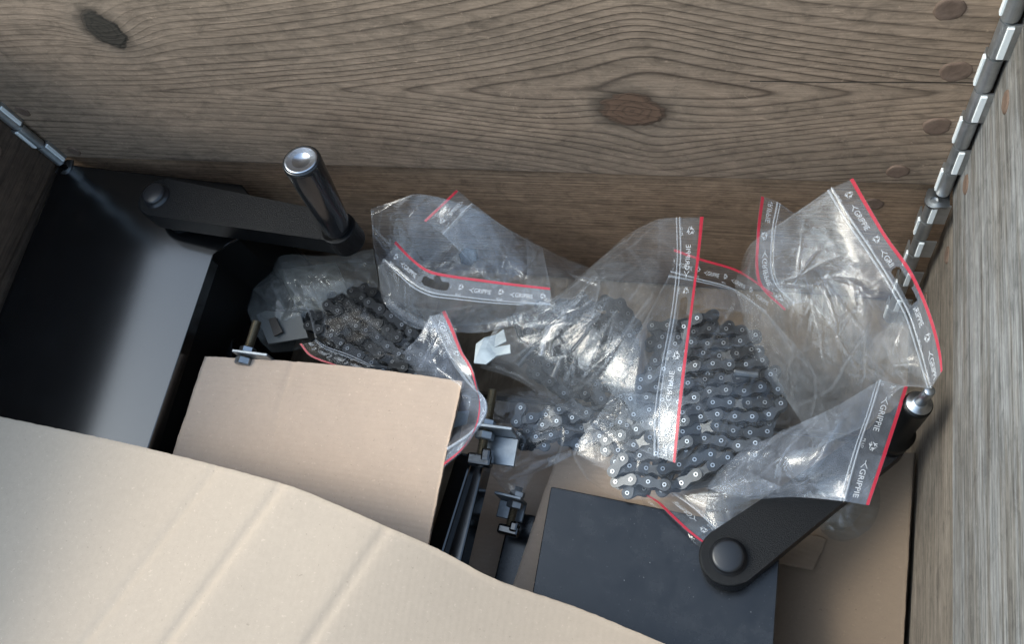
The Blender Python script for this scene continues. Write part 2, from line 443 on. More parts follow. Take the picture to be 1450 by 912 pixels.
M_film = film_mat('clear_polythene', haze=0.045, refl=0.85)
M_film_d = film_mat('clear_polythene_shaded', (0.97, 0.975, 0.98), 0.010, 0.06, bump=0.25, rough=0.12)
M_film_e = film_mat('clear_polythene_leaning', haze=0.050, refl=0.62)
M_film_c = film_mat('clear_polythene_tight', (0.97, 0.975, 0.98), 0.028, 0.9, rough=0.10, bump=0.6)
M_film_b = film_mat('clear_polythene_bluish', (0.935, 0.95, 0.968), 0.085, 1.0, (0.74, 0.80, 0.90))
M_film_g = film_mat('clear_polythene_dusty', (0.90, 0.90, 0.88), 0.12, 0.8, (0.60, 0.60, 0.56))
M_strip = film_mat('polythene_grip_strip', (0.93, 0.94, 0.95), 0.15, 1.0)
M_ridge = ink_mat('polythene_zip_ridge', (0.74, 0.78, 0.82), 0.27, 0.22)
M_red = ink_mat('red_print_line', (0.45, 0.018, 0.040), 0.82, 0.4)
M_ink = ink_mat('white_print', (0.80, 0.81, 0.81), 0.48, 0.5)
M_grey_plastic = ink_mat('grey_film_roll', (0.10, 0.10, 0.092), 1.0, 0.45)
M_white_piece = metal('pale_zinc_sheet', (0.34, 0.37, 0.37), 0.5, 0.35, 0.5, 0.4, 150, 0.35)
M_rubber = metal('dark_brown_strip', (0.040, 0.030, 0.022), 0.45, 0.0, 0.4, 0.4, 200)
def ground_mat():
    t = NT('concrete_ground')
    v = t.coords()
    c = t.ramp(t.noise(v, 12.0, 6.0, 0.6), [(0.3, (0.20, 0.195, 0.185)), (0.7, (0.30, 0.295, 0.28))])
    t.principled(c, 0.9, 0.0, 0.2, t.bump(t.noise(v, 150.0, 4.0), 0.3, 0.003))
    return t.m

# ------------------------------------------------------------------ ground and crate floor
bm = bmesh.new()
bmesh.ops.create_grid(bm, x_segments=1, y_segments=1, size=150.0, matrix=Matrix.Translation((0.4, -0.5, -0.15)))
tag(bm_obj('ground', bm, ground_mat()), kind='structure')
floor = bpy.data.objects.new('floor', None); link(floor); tag(floor, kind='structure')
floor.location = (0, 0, -0.02)
for k in range(9):
    bm = bmesh.new()
    add_box(bm, (0, 0, 0), (0.86, 0.138, 0.018), 0.002)
    o = bm_obj('plank', bm, M_deck, floor)
    o.matrix_parent_inverse = Matrix.Identity(4)
    o.location = (W/2, 0.02-0.143*k-0.07, 0.010)
for k in range(3):
    bm = bmesh.new()
    add_box(bm, (0, 0, 0), (0.10, 1.26, 0.10), 0.002)
    o = bm_obj('bearer', bm, M_deck, floor)
    o.matrix_parent_inverse = Matrix.Identity(4)
    o.location = (0.0+0.38*k, -0.58, -0.05)

# ------------------------------------------------------------------ the two wooden collars
TH = 0.022
DEPTH = 1.16
def board(parent, L, h, mat, loc, rz, seed):
    """plank with worn, slightly wavy edges; local x along, z across, inner face at y = 0 towards -y"""
    nx, nz = 120, 10
    V, F = [], []
    xs = np.linspace(-L/2, L/2, nx)
    zs = np.array([-1, -0.985, -0.96, -0.5, 0, 0.5, 0.96, 0.985, 1.0])*h/2
    nz = len(zs)
    rs = np.array([0.0035, 0.001, 0, 0, 0, 0, 0, 0.001, 0.0035])
    for side in (0, 1):
        for i, x in enumerate(xs):
            wob = 0.0011*float(perlin(x*9, 3.0, seed))+0.0006*float(perlin(x*40, 1.0, seed))
            for j, z in enumerate(zs):
                e = abs(j-(nz-1)/2)/((nz-1)/2)
                zz = z+wob*(1 if z > 0 else -1)*(e > 0.9)
                y = rs[j]+0.0006*float(perlin(x*5, z*20, seed+3)) if side == 0 else TH-rs[j]
                V.append((x, y, zz))
    def idx(s, i, j): return s*nx*nz+i*nz+j
    for i in range(nx-1):
        for j in range(nz-1):
            F.append((idx(0, i, j), idx(0, i+1, j), idx(0, i+1, j+1), idx(0, i, j+1)))
            F.append((idx(1, i, j), idx(1, i, j+1), idx(1, i+1, j+1), idx(1, i+1, j)))
        for j in (0, nz-1):
            F.append((idx(0, i, j), idx(1, i, j), idx(1, i+1, j), idx(0, i+1, j)))
    for i in (0, nx-1):
        for j in range(nz-1):
            F.append((idx(0, i, j), idx(0, i, j+1), idx(1, i, j+1), idx(1, i, j)))
    me = np_mesh('board', V, F)
    bm = bmesh.new(); bm.from_mesh(me); bmesh.ops.recalc_face_normals(bm, faces=bm.faces); bm.to_mesh(me); bm.free()
    o = put('board', me, mat, parent, True)
    o.matrix_parent_inverse = Matrix.Identity(4)
    o.location = Vector(loc)-parent.location
    o.rotation_euler = (0, 0, rz)
    return o
def nail_mesh():
    bm = bmesh.new()
    n = 18
    rr = random.Random(5)
    prof = [(0.0005, 0.0080), (-0.0002, 0.0077), (-0.0006, 0.0066), (-0.0003, 0.0045), (-0.0004, 0.002)]
    rings = []
    wob = [1+rr.uniform(-0.08, 0.08) for _ in range(n)]
    for y, r in prof:
        rings.append([bm.verts.new((r*wob[k]*math.cos(2*math.pi*k/n), y, r*wob[k]*math.sin(2*math.pi*k/n)*1.0)) for k in range(n)])
    for p, q in zip(rings, rings[1:]):
        for k in range(n):
            bm.faces.new((p[k], q[k], q[(k+1) % n], p[(k+1) % n]))
    bm.faces.new(rings[-1])
    bmesh.ops.recalc_face_normals(bm, faces=bm.faces)
    me = bpy.data.meshes.new('nail_head'); bm.to_mesh(me); bm.free()
    me.materials.append(M_nail)
    for p in me.polygons: p.use_smooth = True
    return me
NAIL = nail_mesh()
def nail(bd, x, z, s=1.0):
    o = bpy.data.objects.new('nail_head', NAIL); link(o, bd)
    o.location = (x, -0.0004, z); o.scale = (s, 1.0, s)
    o.rotation_euler = (0, rnd.uniform(0, 6), 0)
def collar(name, z0, z1, mats, label, seed, inset):
    t = empty(name, (W/2, 0, z0), label, 'pallet collar', 'wooden pallet collars stacked as a crate')
    h = z1-z0-0.0012
    zc = (z0+z1)/2
    b = board(t, W+2*TH, h, mats[0], (W/2, inset, zc), 0, seed)
    l = board(t, DEPTH, h, mats[1], (-inset*0.6, -DEPTH/2, zc), math.pi/2, seed+1)
    r = board(t, DEPTH, h, mats[2], (W+inset*0.6, -DEPTH/2, zc), -math.pi/2, seed+2)
    f = board(t, W+2*TH, h, mats[1], (W/2, -DEPTH, zc), math.pi, seed+3)
    return t, b, l, r
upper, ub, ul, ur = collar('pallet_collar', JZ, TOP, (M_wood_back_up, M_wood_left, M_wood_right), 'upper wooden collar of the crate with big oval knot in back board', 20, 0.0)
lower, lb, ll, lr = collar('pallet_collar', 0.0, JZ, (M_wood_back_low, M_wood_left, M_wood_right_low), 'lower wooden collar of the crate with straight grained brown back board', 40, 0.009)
for px, py in ((1344, 13), (1353, 101), (1326, 178), (1271, 242)):
    a = bx_(px, py); nail(ub, a[0], a[1], rnd.uniform(0.9, 1.15))
for px, py in ((105, 214), (32, 157)):
    a = bx_(px, py); nail(ub, a[0], a[1], 0.8)
for x, z in ((0.555, -0.07), (0.548, 0.02), (0.556, 0.075)):
    nail(ur, -x, z, 0.8)
for x, z in ((0.55, 0.06), (0.553, -0.02)):
    nail(lr, -x, z, 0.8)
nail(lb, 0.335, 0.062, 0.9); nail(lb, 0.30, 0.02, 0.8)
for x, z in ((0.545, -0.05), (0.535, 0.04)):
    nail(ul, x, z, 0.8)

# corner hinges: rolled knuckles round a pin, each with a leaf to one wall
def hinge(parent, cx, side, z0, z1, off):
    """side -1 left corner, +1 right corner"""
    n = 8
    seg = (z1-z0)/n
    ax = cx-side*(0.0060+off); ay = -(0.0060+off)
    root = None
    for k in range(n):
        a, b = z0+k*seg+0.0008, z0+(k+1)*seg-0.0008
        bm = bmesh.new()
        to_back = (k % 2 == 0)
        R, T = 0.0046, 0.0012
        N = 16
        # C-shaped roll: open towards the wall, tangent leaf running out to the wall
        ang0, ang1 = math.radians(-70), math.radians(200)
        pts_o, pts_i = [], []
        base = math.pi/2 if to_back else (0.0 if side > 0 else math.pi)
        sgn = side if to_back else -side
        if side < 0 and not to_back:
            sgn = 1
        if side > 0 and not to_back:
            sgn = -1
        for i in range(N+1):
            q = math.radians(90)+(math.radians(265))*i/N
            ang = base+sgn*(q)
            pts_o.append((ax+R*math.cos(ang), ay+R*math.sin(ang)))
            pts_i.append((ax+(R-T)*math.cos(ang), ay+(R-T)*math.sin(ang)))
        # leaf: from the start of the roll straight to the wall
        dx, dy = math.cos(base), math.sin(base)
        s0o, s0i = pts_o[0], pts_i[0]
        Lf = 0.0062+off
        po = [(s0o[0]+dx*Lf, s0o[1]+dy*Lf)]+pts_o
        pi_ = [(s0i[0]+dx*Lf, s0i[1]+dy*Lf)]+pts_i
        rows = []
        for (zz) in (a, b):
            rows.append(([bm.verts.new((x, y, zz)) for x, y in po], [bm.verts.new((x, y, zz)) for x, y in pi_]))
        (o0, i0), (o1, i1) = rows
        m = len(po)
        for j in range(m-1):
            bm.faces.new((o0[j], o0[j+1], o1[j+1], o1[j]))
            bm.faces.new((i0[j], i1[j], i1[j+1], i0[j+1]))
            bm.faces.new((o0[j], i0[j], i0[j+1], o0[j+1]))
            bm.faces.new((o1[j], o1[j+1], i1[j+1], i1[j]))
        bm.faces.new((o0[0], o1[0], i1[0], i0[0])); bm.faces.new((o0[-1], i0[-1], i1[-1], o1[-1]))
        if root is None:
            root = bm_obj('hinge', bm, M_zinc, parent)
        else:
            o = bm_obj('knuckle', bm, M_zinc, root)
            o.matrix_parent_inverse = Matrix.Identity(4)
    for k in range(n):  # thin white strips added as painted glints along the knuckles
        a, b = z0+k*seg+0.0020, z0+(k+1)*seg-0.0020
        bm = bmesh.new()
        if k % 2 == 0:
            add_box(bm, (ax-side*(R+0.0003), ay+0.0010, (a+b)/2), (0.0016, 0.0036, b-a), 0.0004)
        else:
            add_box(bm, (ax+side*0.0010, ay-R-0.0003, (a+b)/2), (0.0036, 0.0016, b-a), 0.0004)
        o = bm_obj('glint_tab', bm, M_glint, root); o.matrix_parent_inverse = Matrix.Identity(4)
    bm = bmesh.new()
    add_cyl(bm, (ax, ay, z0+0.002), (ax, ay, z1-0.002), 0.0031, 20)
    o = bm_obj('hinge_pin', bm, M_zinc, root, False); o.matrix_parent_inverse = Matrix.Identity(4)
    # end plate of the collar hinge with its pin hole
    bm = bmesh.new()
    n = 20
    zt = z1-0.0004
    q = side
    outl = []
    for k in range(n):
        outl.append((ax+0.0026*math.cos(2*math.pi*k/n), ay+0.0026*math.sin(2*math.pi*k/n)))
    outer = []
    for k in range(n):
        ang = 2*math.pi*k/n
        r = 0.0062+0.0075*max(0, math.cos(ang-math.radians(90)))**6+0.0125*max(0, math.cos(ang-(0 if side > 0 else math.pi)))**6
        outer.append((min(W-0.001, max(0.001, ax+r*math.cos(ang))), min(-0.001, ay+r*math.sin(ang))))
    for zz, flip in ((zt, 0), (zt-0.002, 1)):
        a = [bm.verts.new((*p, zz)) for p in outl]; b = [bm.verts.new((*p, zz)) for p in outer]
        for k in range(n):
            bm.faces.new((a[k], a[(k+1) % n], b[(k+1) % n], b[k]))
        if flip == 0: A, B = a, b
    for k in range(n):
        bm.faces.new((A[k], A[(k+1) % n], a[(k+1) % n], a[k])); bm.faces.new((B[k], B[(k+1) % n], b[(k+1) % n], b[k]))
    o = bm_obj('end_plate', bm, M_steel, root); o.matrix_parent_inverse = Matrix.Identity(4)
    return root
hinge(upper, W, 1, JZ+0.004, TOP-0.004, 0.0)
hinge(upper, 0, -1, JZ+0.004, TOP-0.004, 0.0)
hinge(lower, W, 1, 0.006, JZ+0.001, 0.0045)
hinge(lower, 0, -1, 0.006, JZ+0.001, 0.0045)

# ------------------------------------------------------------------ corrugated cardboard sheets
def sheet(name, P, mat, parent=None, th=0.004, pitch=0.0062, axis=0, ragged=0.0002):
    """P: grid (ns, nt, 3) of the upper liner. Two liners and a fluted medium between them."""
    P = np.array(P, float)
    ns, nt = P.shape[:2]
    du = np.gradient(P, axis=0); dv = np.gradient(P, axis=1)
    N = np.cross(du, dv); N /= np.linalg.norm(N, axis=2, keepdims=True)
    N *= np.where(N[..., 2:3] < 0, -1, 1)
    V, F = [], []
    def grid(Q, flip=False):
        b = len(V)
        V.extend(Q.reshape(-1, 3).tolist())
        for i in range(ns-1):
            for j in range(nt-1):
                F.append((b+i*nt+j, b+(i+1)*nt+j, b+(i+1)*nt+j+1, b+i*nt+j+1))
    def slab(Q, t):
        b = len(V)
        grid(Q); c = len(V); grid(Q-N*t)
        for i in range(ns-1):
            for j in (0, nt-1):
                F.append((b+i*nt+j, b+(i+1)*nt+j, c+(i+1)*nt+j, c+i*nt+j))
        for j in range(nt-1):
            for i in (0, ns-1):
                F.append((b+i*nt+j, b+i*nt+j+1, c+i*nt+j+1, c+i*nt+j))
    rr = np.random.RandomState(ns+nt)
    Q = P.copy()
    Q[0, :, :2] += rr.uniform(-ragged, ragged, (nt, 2)); Q[-1, :, :2] += rr.uniform(-ragged, ragged, (nt, 2))
    Q[:, 0, :2] += rr.uniform(-ragged, ragged, (ns, 2)); Q[:, -1, :2] += rr.uniform(-ragged, ragged, (ns, 2))
    slab(Q, 0.0005)
    Q2 = P-N*(th-0.0005)
    slab(Q2, 0.0005)
    # the flutes
    L = np.linalg.norm(np.diff(P, axis=axis), axis=2).sum(axis=axis).mean()
    n = int(L/pitch*6)
    idx = np.linspace(0, (ns if axis == 0 else nt)-1, n)
    lo = np.floor(idx).astype(int); lo = np.minimum(lo, (ns if axis == 0 else nt)-2); fr = idx-lo
    for (A, Nn) in ((P, N),):
        if axis == 0:
            a = A[lo]*(1-fr)[:, None, None]+A[lo+1]*fr[:, None, None]; nn = Nn[lo]
        else:
            a = (A[:, lo]*(1-fr)[None, :, None]+A[:, lo+1]*fr[None, :, None]).transpose(1, 0, 2); nn = Nn[:, lo].transpose(1, 0, 2)
    a = a[:, ::max(1, a.shape[1]-1)] if False else a
    wv = 0.0007+(th-0.0014)*(0.5-0.5*np.cos(np.arange(n)*2*math.pi/6))
    m = a-nn*wv[:, None, None]
    for mm in (m[:, :2], m[:, -2:]):
        b = len(V); V.extend(mm.reshape(-1, 3).tolist())
        for i in range(n-1):
            F.append((b+i*2, b+(i+1)*2, b+(i+1)*2+1, b+i*2+1))
    me = np_mesh(name, V, F)
    return put(name, me, mat, parent, True)

def smooth_curve(pts, n):
    pts = np.array(pts, float)
    if len(pts) == 1: return np.repeat(pts, n, 0)
    d = np.r_[0, np.cumsum(np.linalg.norm(np.diff(pts, axis=0), axis=1))]
    t = np.linspace(0, d[-1], n)
    if len(pts) == 2:
        return pts[0]+(pts[1]-pts[0])*(t/d[-1])[:, None]
    m = np.zeros_like(pts)
    m[1:-1] = (pts[2:]-pts[:-2])/(d[2:]-d[:-2])[:, None]
    m[0] = (pts[1]-pts[0])/(d[1]-d[0]); m[-1] = (pts[-1]-pts[-2])/(d[-1]-d[-2])
    i = np.clip(np.searchsorted(d, t, side='right')-1, 0, len(pts)-2)
    h = (d[i+1]-d[i])[:, None]; s = ((t-d[i])/(d[i+1]-d[i]))[:, None]
    return (2*s**3-3*s**2+1)*pts[i]+(s**3-2*s**2+s)*h*m[i]+(-2*s**3+3*s**2)*pts[i+1]+(s**3-s**2)*h*m[i+1]

# foreground flap: bent sheet, its creases running towards the lower left
edge = smooth_curve([U(-60, 576, 0.212), U(0, 590, 0.212), U(200, 633, 0.214), U(400, 685, 0.212), U(470, 712, 0.206), U(545, 745, 0.197), U(620, 778, 0.183), U(700, 820, 0.165), U(820, 862, 0.140), U(940, 912, 0.117), U(1000, 936, 0.105)], 200)
cdir = U(235, 912, 0.214)-U(400, 685, 0.212); cdir /= np.linalg.norm(cdir)
nt = 70
tt = np.linspace(0, 0.36, nt)
P = edge[:, None, :]+cdir[None, None, :]*tt[None, :, None]
# score lines pressed into the sheet
def crease_at(px, py, z):
    d = np.linalg.norm(edge-U(px, py, z), axis=1); return int(d.argmin())
for (px, py, z, dep, wdt) in ((400, 685, 0.212, 0.0030, 1.0), (548, 746, 0.197, 0.0024, 0.9), (312, 658, 0.213, 0.0020, 1.0)):
    ci = crease_at(px, py, z)
    g = np.exp(-((np.arange(len(edge))-ci)/wdt)**2)
    P[:, :, 2] -= g[:, None]*dep*np.linspace(0.5, 1.0, nt)[None, :]
SX = np.linspace(0, 1, 200)[:, None]; TX = np.linspace(0, 1, nt)[None, :]
P[:, :, 2] += 0.0020*perlin(SX*5, TX*3, 2)*np.minimum(1, TX*6)
t1 = empty('cardboard_flap', (0.3, -0.35, 0.20), 'large pale bent cardboard flap with score lines filling the lower left foreground', 'cardboard')
o = sheet('sheet', P, M_card, t1, 0.0042, 0.0066, 1)

# the second sheet, lying on the metal parts
xa, xb = 0.193, 0.425
nx_, ny_ = 90, 60
gx = np.linspace(0, 1, nx_)[:, None]; gy = np.linspace(0, 1, ny_)[None, :]
TL, TR = U(290, 505, 0.150), U(655, 540, 0.150)
BL, BR = U(243, 645, 0.150), U(600, 775, 0.146)
BL = TL+(BL-TL)*1.7; BR = TR+(BR-TR)*1.15
P = ((1-gx)*(1-gy))[..., None]*TL+(gx*(1-gy))[..., None]*TR+((1-gx)*gy)[..., None]*BL+(gx*gy)[..., None]*BR
P[..., 2] += 0.0030*np.sin(gx*math.pi)*np.sin(gy*2.6)+0.0014*perlin(gx*4, gy*4, 5)-0.010*gx*gy**2
P[..., 1] += 0.0035*np.sin(gx*math.pi*1.0)*(1-gy)
P[..., 2] -= 0.0014*np.exp(-((gx-0.36-0.10*np.clip(gy-0.25, 0, 1))/0.010)**2)*np.clip(1-gy*1.5, 0, 1)
P[..., 2] += 0.0008*perlin(gx*11, gy*9, 6)
t2 = empty('cardboard_sheet', tuple(TL), 'square cornered brown cardboard sheet with ribbed face and open fluted right edge', 'cardboard')
sheet('sheet', P, M_card_b, t2, 0.0036, 0.0052, 1)

# cardboard on the floor
def flat_sheet(name, px, z, mat, label, th=0.0035, warp=0.0015, seed=1, n=(40, 40)):
    a, b, c, d = [U(*p[:2], p[2] if len(p) > 2 else z) for p in px]   # tl, tr, br, bl
    if 'right wall' in label: b[0] = c[0] = W+0.001      # pushed up to the wall
    s = np.linspace(0, 1, n[0])[:, None]; q = np.linspace(0, 1, n[1])[None, :]
    P = ((1-s)*(1-q))[..., None]*a+(s*(1-q))[..., None]*b+((1-s)*q)[..., None]*d+(s*q)[..., None]*c
    P[..., 2] += warp*perlin(s*3, q*3, seed)
    t = empty(name, tuple(P.reshape(-1, 3).mean(0)), label, 'cardboard')
    sheet('sheet', P, mat, t, th, 0.006, 0)
    return t
flat_sheet('cardboard_sheet', [(1075, 640), (1282, 640), (1262, 990), (1090, 990)], 0.008, M_card_c, 'brown cardboard sheet, darkened for shade, on the crate floor along the right wall', seed=3)
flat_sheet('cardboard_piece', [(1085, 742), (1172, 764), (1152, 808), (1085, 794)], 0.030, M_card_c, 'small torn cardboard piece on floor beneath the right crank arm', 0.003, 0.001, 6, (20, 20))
flat_sheet('cardboard_sheet', [(655, 600), (800, 600), (770, 900), (600, 900)], 0.008, M_card_b, 'shaded cardboard sheet low between the two black bars', seed=8)
flat_sheet('cardboard_sheet', [(800, 610, 0.044), (1010, 640, 0.044), (960, 1000, 0.044), (690, 935, 0.044)], 0.044, M_card_b, 'narrow strip of cardboard showing beside the left edge of the flat black box', 0.004, 0.0015, 11)

# ------------------------------------------------------------------ left black housing and crank
def rounded(pts, rad, n=5):
    out = []
    m = len(pts)
    for i in range(m):
        p, c, q = (Vector(pts[(i-1) % m]), Vector(pts[i]), Vector(pts[(i+1) % m]))
        a, b = (p-c).normalized(), (q-c).normalized()
        s, e = c+a*rad, c+b*rad
        for k in range(n+1):
            t = k/n
            out.append((1-t)**2*s+2*t*(1-t)*c+t*t*e)
    return out
hz = 0.184
def zlid(x, y): return hz-math.tan(math.radians(7.5))*(x-0.1)+math.tan(math.radians(3.0))*(y+0.1)
def add_slab(bm, pts, th, drop, bev=0.0):
    """plate following the tilted lid; its top lies drop below the lid plane"""
    lo = [bm.verts.new((p[0], p[1], zlid(p[0], p[1])-drop-th)) for p in pts]
    hi = [bm.verts.new((p[0], p[1], zlid(p[0], p[1])-drop)) for p in pts]
    n = len(pts)
    bm.faces.new(lo); top = bm.faces.new(hi)
    for k in range(n):
        bm.faces.new((lo[k], lo[(k+1) % n], hi[(k+1) % n], hi[k]))
    if bev > 0:
        bmesh.ops.bevel(bm, geom=list(top.edges), offset=bev, segments=2, affect='EDGES', profile=0.5)
th_ = empty('steel_housing', (0.1, -0.15, 0.0), 'tall glossy black steel housing in the left corner with sky shining in its lid', 'machine housing')
lid = [Vector((0.003, -0.006)), Vector((0.186, -0.006)), Vector((0.200, -0.018)), Vector((0.198, -0.058)), Vector((0.1795, -0.076)), Vector((0.1795, -0.275)), Vector((0.003, -0.275))]
bm = bmesh.new()
add_slab(bm, lid, 0.003, 0.0, 0.0012)
bm_obj('lid', bm, M_gloss, th_)
bm = bmesh.new()
body = [Vector((0.005, -0.008)), Vector((0.1835, -0.008)), Vector((0.196, -0.02)), Vector((0.194, -0.056)), Vector((0.1765, -0.074)), Vector((0.1765, -0.272)), Vector((0.005, -0.272))]
lo = [bm.verts.new((p.x, p.y, 0.002)) for p in body]; hi = [bm.verts.new((p.x, p.y, zlid(p.x, p.y)-0.0033)) for p in body]
bm.faces.new(lo); bm.faces.new(hi)
for k in range(7): bm.faces.new((lo[k], lo[(k+1) % 7], hi[(k+1) % 7], hi[k]))
bm_obj('body', bm, M_black, th_)
bm = bmesh.new()
add_slab(bm, [Vector((0.1768, -0.080)), Vector((0.1788, -0.080)), Vector((0.1788, -0.272)), Vector((0.1768, -0.272))], 0.010, 0.0036)
bm_obj('lid_rim', bm, M_gloss, th_)

def crank(pivot, tip, ztop, thick, w0, w1, label, capr, lead=None):
    root = empty('crank', (pivot[0], pivot[1], ztop), label, 'crank', 'black hand cranks')
    a, b = Vector((pivot[0], pivot[1])), Vector((tip[0], tip[1]))
    d = (b-a).normalized(); nrm = Vector((-d.y, d.x))
    pts = []
    for k in range(15):
        t = math.pi/2+math.pi*k/14
        pts.append(a+d*(w0*math.cos(t))+nrm*(w0*math.sin(t)))
    for k in range(13):
        t = -math.pi/2+math.pi*k/12
        pts.append(b+d*(w1*math.cos(t))+nrm*(w1*math.sin(t)))
    bm = bmesh.new()
    add_prism(bm, pts, ztop-thick, ztop, 0.0018, 3)
    bm_obj('arm', bm, M_cast, root)
    c = (a.x, a.y, ztop-0.001)
    bm = bmesh.new()
    add_lathe(bm, c, (a.x, a.y, ztop+0.02), [(0.0, capr*1.13), (0.0016, capr*1.13), (0.0017, capr*1.02), (0.0052, capr), (0.0066, capr*0.93), (0.0073, capr*0.78), (0.0076, 0.001)], 36)
    bm_obj('bolt_cap', bm, M_cap, root, True)
    return root
# left crank
p0, p1 = U(222, 278, 0.216), U(478, 322, 0.216)
ck = crank(p0, p1, 0.216, 0.022, 0.0185, 0.0125, 'black cast crank in the left corner with upright polished handle', 0.0105)
hb = Vector(p1); ht = Vector(U(426, 226, 0.299))
bm = bmesh.new()
add_lathe(bm, hb, ht, [(-0.004, 0.0095), (0.0, 0.0104), (0.004, 0.0116), (0.03, 0.0124), ((ht-hb).length-0.004, 0.0140), ((ht-hb).length-0.001, 0.0137), ((ht-hb).length, 0.0128), ((ht-hb).length-0.0012, 0.011), ((ht-hb).length-0.0018, 0.004), ((ht-hb).length-0.0019, 0.0005)], 48)
hd = bm_obj('handle', bm, M_chrome, ck, True)
bm = bmesh.new()
uu_ = (ht-hb).normalized()
add_lathe(bm, ht-uu_*0.0006, ht+uu_*0.01, [(0.0, 0.0120), (0.0010, 0.0120), (0.0009, 0.0106), (-0.0002, 0.0060), (-0.0005, 0.0005)], 40)
bm_obj('end_cap', bm, M_capm, ck, True)
bm = bmesh.new()
add_cyl(bm, hb-Vector((0, 0, 0.022)), hb-Vector((0, 0, 0.0)), 0.0145, 32, None, 0.001)
bm_obj('handle_boss', bm, M_cast, ck, False)
bm = bmesh.new()
add_cyl(bm, (p0[0], p0[1], 0.176), (p0[0], p0[1], 0.196), 0.0135, 28)
bm_obj('axle', bm, M_black, ck, True)

# ------------------------------------------------------------------ right black box and crank
tb = empty('steel_box', (0.58, -0.28, 0.0), 'low flat black steel box with scuffed satin lid under the right crank', 'machine housing')
zb = 0.076
A = U(780, 689, zb); B_ = U(1020, 712, zb); Cc = U(1106, 795, zb)
y_back = A[1]
lid = [Vector((A[0], A[1])), Vector((0.6705, A[1]-0.010)), Vector((0.6735, -0.60)), Vector((0.4940, -0.60))]
bm = bmesh.new()
add_prism(bm, rounded(lid, 0.002, 2), zb-0.0022, zb, 0.0008, 2)
bm_obj('lid', bm, M_satin, tb)
bm = bmesh.new()
inn = [Vector((p.x+(0.002 if p.x < 0.55 else -0.0018), p.y+(-0.002 if p.y > -0.4 else 0.002))) for p in lid]
add_prism(bm, inn, 0.046, zb-0.0026, 0.0)
bm_obj('body', bm, M_gloss, tb)
zr = 0.106
p0, p1 = U(1031, 789, zr), U(1262, 622, zr)
p1[0] = min(p1[0], 0.738)
ck2 = crank(p0, p1, zr, 0.025, 0.0205, 0.0135, 'black cast crank lying over the flat box, partly under clear bag by the right wall', 0.0120)
bm = bmesh.new()
add_cyl(bm, (p0[0], p0[1], zb), (p0[0], p0[1], zr-0.026), 0.016, 28)
bm_obj('axle', bm, M_black, ck2, True)
hb = Vector((p1[0], p1[1], zr)); ht = Vector(U(1311, 573, 0.178)); ht.x = min(ht.x, 0.7455)
Lh = (ht-hb).length
bm = bmesh.new()
add_lathe(bm, hb, ht, [(-0.003, 0.011), (0.0, 0.0135), (0.010, 0.0142), (0.016, 0.0142), (0.018, 0.0105), (Lh-0.004, 0.0092), (Lh, 0.0088)], 36)
bm_obj('handle', bm, M_black, ck2, True)
dh = (ht-hb).normalized()
bm = bmesh.new()
add_lathe(bm, ht, ht+dh*0.02, [(0.0, 0.0078), (0.0010, 0.0082), (0.0018, 0.0078), (0.0019, 0.0052), (0.0040, 0.0050), (0.0043, 0.0035)], 28)
bm_obj('washer', bm, M_steel, ck2, True)
bm = bmesh.new()
add_lathe(bm, ht, ht+dh*0.03, [(0.0, 0.0034), (0.023, 0.0034), (0.0238, 0.0028)], 20)
bm_obj('pin', bm, M_steel, ck2, True)

# ------------------------------------------------------------------ bars and bracket bolts
def bar(a, b, w, h, mat, label, extra=None):
    root = empty('steel_bar', tuple((Vector(a)+Vector(b))/2), label, 'steel bar', 'black steel bars')
    m, L = axis_mat(a, b)
    bm = bmesh.new()
    d = (Vector(b)-Vector(a)).normalized()
    side = d.cross(Vector((0, 0, 1))).normalized(); up = side.cross(d)
    R = Matrix((side, up, d)).transposed()
    add_box(bm, (Vector(a)+Vector(b))/2-Vector((0, 0, h/2)), (w, h, L), 0.0018, R, 2)
    bm_obj('tube', bm, mat, root)
    return root
r1 = bar(U(659, 642, 0.110), U(584, 880, 0.110), 0.0145, 0.030, M_gloss, 'glossy black square bar beside the right edge of the cardboard sheet')
bm = bmesh.new()
a, b = Vector(U(669, 650, 0.104)), Vector(U(613, 880, 0.104))
dd = (b-a).normalized(); sd_ = dd.cross(Vector((0, 0, 1))).normalized(); R = Matrix((sd_, sd_.cross(dd), dd)).transposed()
add_box(bm, (a+b)/2+Vector((0.003, 0, -0.012)), (0.0145, 0.022, (b-a).length), 0.0015, R, 2)
bm_obj('flange', bm, M_gloss, r1)
bar(U(741, 727, 0.036), U(708, 870, 0.036), 0.024, 0.024, M_satin, 'short black bar end with flat top next to the cardboard strip')
bar(U(305, 400, 0.105), U(300, 520, 0.105), 0.040, 0.090, M_black, 'dark black steel post in the shade right of the tall housing')

